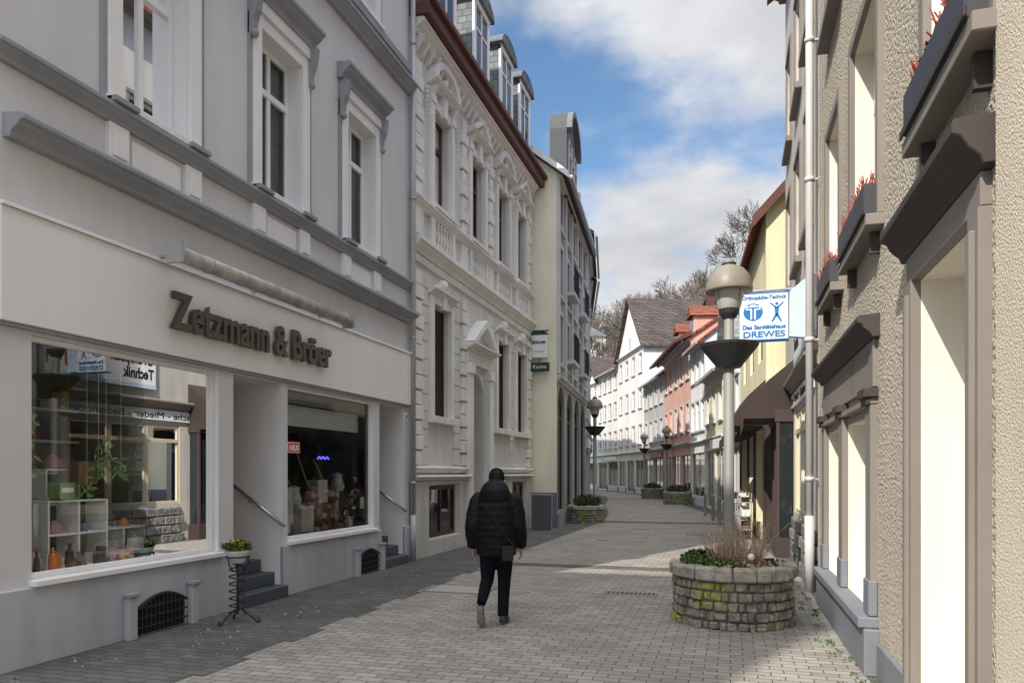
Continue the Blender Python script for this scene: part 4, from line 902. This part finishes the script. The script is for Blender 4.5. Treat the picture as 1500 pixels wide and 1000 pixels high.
temps=[baretree(s,9,3,.6,3,.035,.05) for s in (21,22,23)]
V=[];F=[]
rnd=random.Random(5)
for k in range(620):
    x=rnd.uniform(-70,30); y=rnd.uniform(112,212); s=rnd.uniform(.6,1.15); a=rnd.uniform(0,6.3); tv,tf=temps[k%3]; c,sn=math.cos(a)*s,math.sin(a)*s; z=hz(x,y)-.5; b=len(V)
    V+=[(x+v.x*c-v.y*sn,y+v.x*sn+v.y*c,z+v.z*s) for v in tv]; F+=[tuple(i+b for i in f) for f in tf]
mesh1('distant_trees','barkfar',V,F)
P=Part('x',None)
for k in range(150):
    x=rnd.uniform(-75,35); y=rnd.uniform(110,205); s=rnd.uniform(1.2,2.6); P.leaves((x,y,hz(x,y)+s*.7),(s,s,s),110,.7)
mesh1('distant_evergreens','ever',P.v,P.f)
HG=Grp('hillside_house',(-33,170,40)); Fh=Fr((-37,166),(-27,169),1)
zz=hz(-32,168)+3; HG.p('walls','wh2').box(Fh,0,10,zz-6,zz+4,-7,0); HG.p('roof','slatex').ext(Fh,[(-.5,zz+4),(5,zz+7),(10.5,zz+4)],-7.5,.5) 
for i in range(4):
    for j in range(2): HG.p('panes','pane').box(Fh,.8+2.3*i,1.7+2.3*i,zz-1.2+2.6*j,zz+.2+2.6*j,.0,.05)
HG.finish()
RK=Part('r',None)
for k in range(30):
    x=rnd.uniform(-38,-14); y=rnd.uniform(150,172); c=Vector((x,y,hz(x,y)+rnd.uniform(-1,1))); s=rnd.uniform(1.,2.4); n=8
    ring=[[c+Vector((math.cos(6.283*i/n)*s*rnd.uniform(.6,1.1)*m,math.sin(6.283*i/n)*s*rnd.uniform(.6,1.1)*m,zz_*s)) for i in range(n)] for m,zz_ in ((1.2,-1),(1,.2),(.6,.9),(.1,1.1))]
    RK.add([v for r_ in ring for v in r_],[(j*n+i,j*n+(i+1)%n,(j+1)*n+(i+1)%n,(j+1)*n+i) for j in range(3) for i in range(n)])
mesh1('hill_rocks','rock',RK.v,RK.f)
# ============================================================ CAMERA, LIGHT, SKY
cam=bpy.data.cameras.new('camera'); co=bpy.data.objects.new('camera',cam); sc.collection.objects.link(co)
co.location=(0,0,1.72); co.rotation_euler=(math.radians(90),0,math.radians(16.46)); cam.lens=26; cam.sensor_width=36; cam.shift_y=.128; cam.clip_end=3000; cam.clip_start=.05; sc.camera=co
az,el=math.radians(22),math.radians(40)
S=Vector((-math.sin(az)*math.cos(el),-math.cos(az)*math.cos(el),math.sin(el)))
sl=bpy.data.lights.new('sun','SUN'); sl.energy=5; sl.angle=math.radians(.5); sl.color=(1,.93,.82); so=bpy.data.objects.new('sun',sl); sc.collection.objects.link(so); so.rotation_euler=(-S).to_track_quat('-Z','Y').to_euler()
w=bpy.data.worlds.new('World'); sc.world=w; w.use_nodes=True; N=w.node_tree.nodes; L=w.node_tree.links; bg=N['Background']; out=N['World Output']
sk=N.new('ShaderNodeTexSky'); sk.sky_type='NISHITA'; sk.sun_disc=False; sk.sun_elevation=el; sk.sun_rotation=math.radians(202); sk.air_density=1.15; sk.dust_density=.4; sk.ozone_density=2.
hs=N.new('ShaderNodeHueSaturation'); hs.inputs['Saturation'].default_value=1.12; hs.inputs['Value'].default_value=1.1; L.new(sk.outputs[0],hs.inputs['Color'])
L.new(hs.outputs[0],bg.inputs[0]); bg.inputs[1].default_value=.15
tc=N.new('ShaderNodeTexCoord'); sp=N.new('ShaderNodeSeparateXYZ'); L.new(tc.outputs['Generated'],sp.inputs[0])
def math_(op,a,b=None,c=None):
    n=N.new('ShaderNodeMath'); n.operation=op
    for i,q in enumerate((a,b,c)):
        if q is None: continue
        if isinstance(q,(int,float)): n.inputs[i].default_value=q
        else: L.new(q,n.inputs[i])
    return n.outputs[0]
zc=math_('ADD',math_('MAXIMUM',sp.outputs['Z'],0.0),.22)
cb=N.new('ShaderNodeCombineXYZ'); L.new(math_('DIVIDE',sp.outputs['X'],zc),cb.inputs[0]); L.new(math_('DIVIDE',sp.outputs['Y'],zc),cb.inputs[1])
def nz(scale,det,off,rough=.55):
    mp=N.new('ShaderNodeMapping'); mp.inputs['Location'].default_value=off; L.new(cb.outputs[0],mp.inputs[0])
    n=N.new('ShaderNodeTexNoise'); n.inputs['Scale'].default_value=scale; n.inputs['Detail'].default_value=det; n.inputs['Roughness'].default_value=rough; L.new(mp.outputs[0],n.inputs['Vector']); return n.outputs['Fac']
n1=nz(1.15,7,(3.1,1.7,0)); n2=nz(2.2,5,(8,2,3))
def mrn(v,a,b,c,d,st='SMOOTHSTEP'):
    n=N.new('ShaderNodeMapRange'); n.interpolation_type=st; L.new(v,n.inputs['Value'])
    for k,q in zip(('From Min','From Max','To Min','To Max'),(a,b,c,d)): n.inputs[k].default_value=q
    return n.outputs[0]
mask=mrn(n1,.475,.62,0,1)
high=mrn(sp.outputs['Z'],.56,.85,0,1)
mask=math_('MAXIMUM',mask,math_('MULTIPLY',high,.85))  # overhead cloud cover above the view, added for fill light
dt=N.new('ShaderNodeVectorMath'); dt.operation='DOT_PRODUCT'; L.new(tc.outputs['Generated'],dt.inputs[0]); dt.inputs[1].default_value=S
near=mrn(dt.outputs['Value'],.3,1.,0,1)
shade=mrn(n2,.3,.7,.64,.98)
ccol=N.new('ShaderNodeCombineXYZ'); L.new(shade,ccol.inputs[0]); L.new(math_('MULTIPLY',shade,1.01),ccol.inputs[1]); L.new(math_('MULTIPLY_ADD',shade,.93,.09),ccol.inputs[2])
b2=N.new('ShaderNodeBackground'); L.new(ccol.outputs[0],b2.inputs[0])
L.new(math_('ADD',math_('MULTIPLY_ADD',high,1.6,.92),math_('MULTIPLY',near,1.4)),b2.inputs[1])  # clouds brightened overhead and towards the sun for extra fill
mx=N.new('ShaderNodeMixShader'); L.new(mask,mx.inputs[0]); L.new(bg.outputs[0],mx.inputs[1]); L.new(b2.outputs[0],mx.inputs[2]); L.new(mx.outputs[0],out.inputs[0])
sc.view_settings.view_transform='Standard'; sc.view_settings.look='None'; sc.view_settings.exposure=0
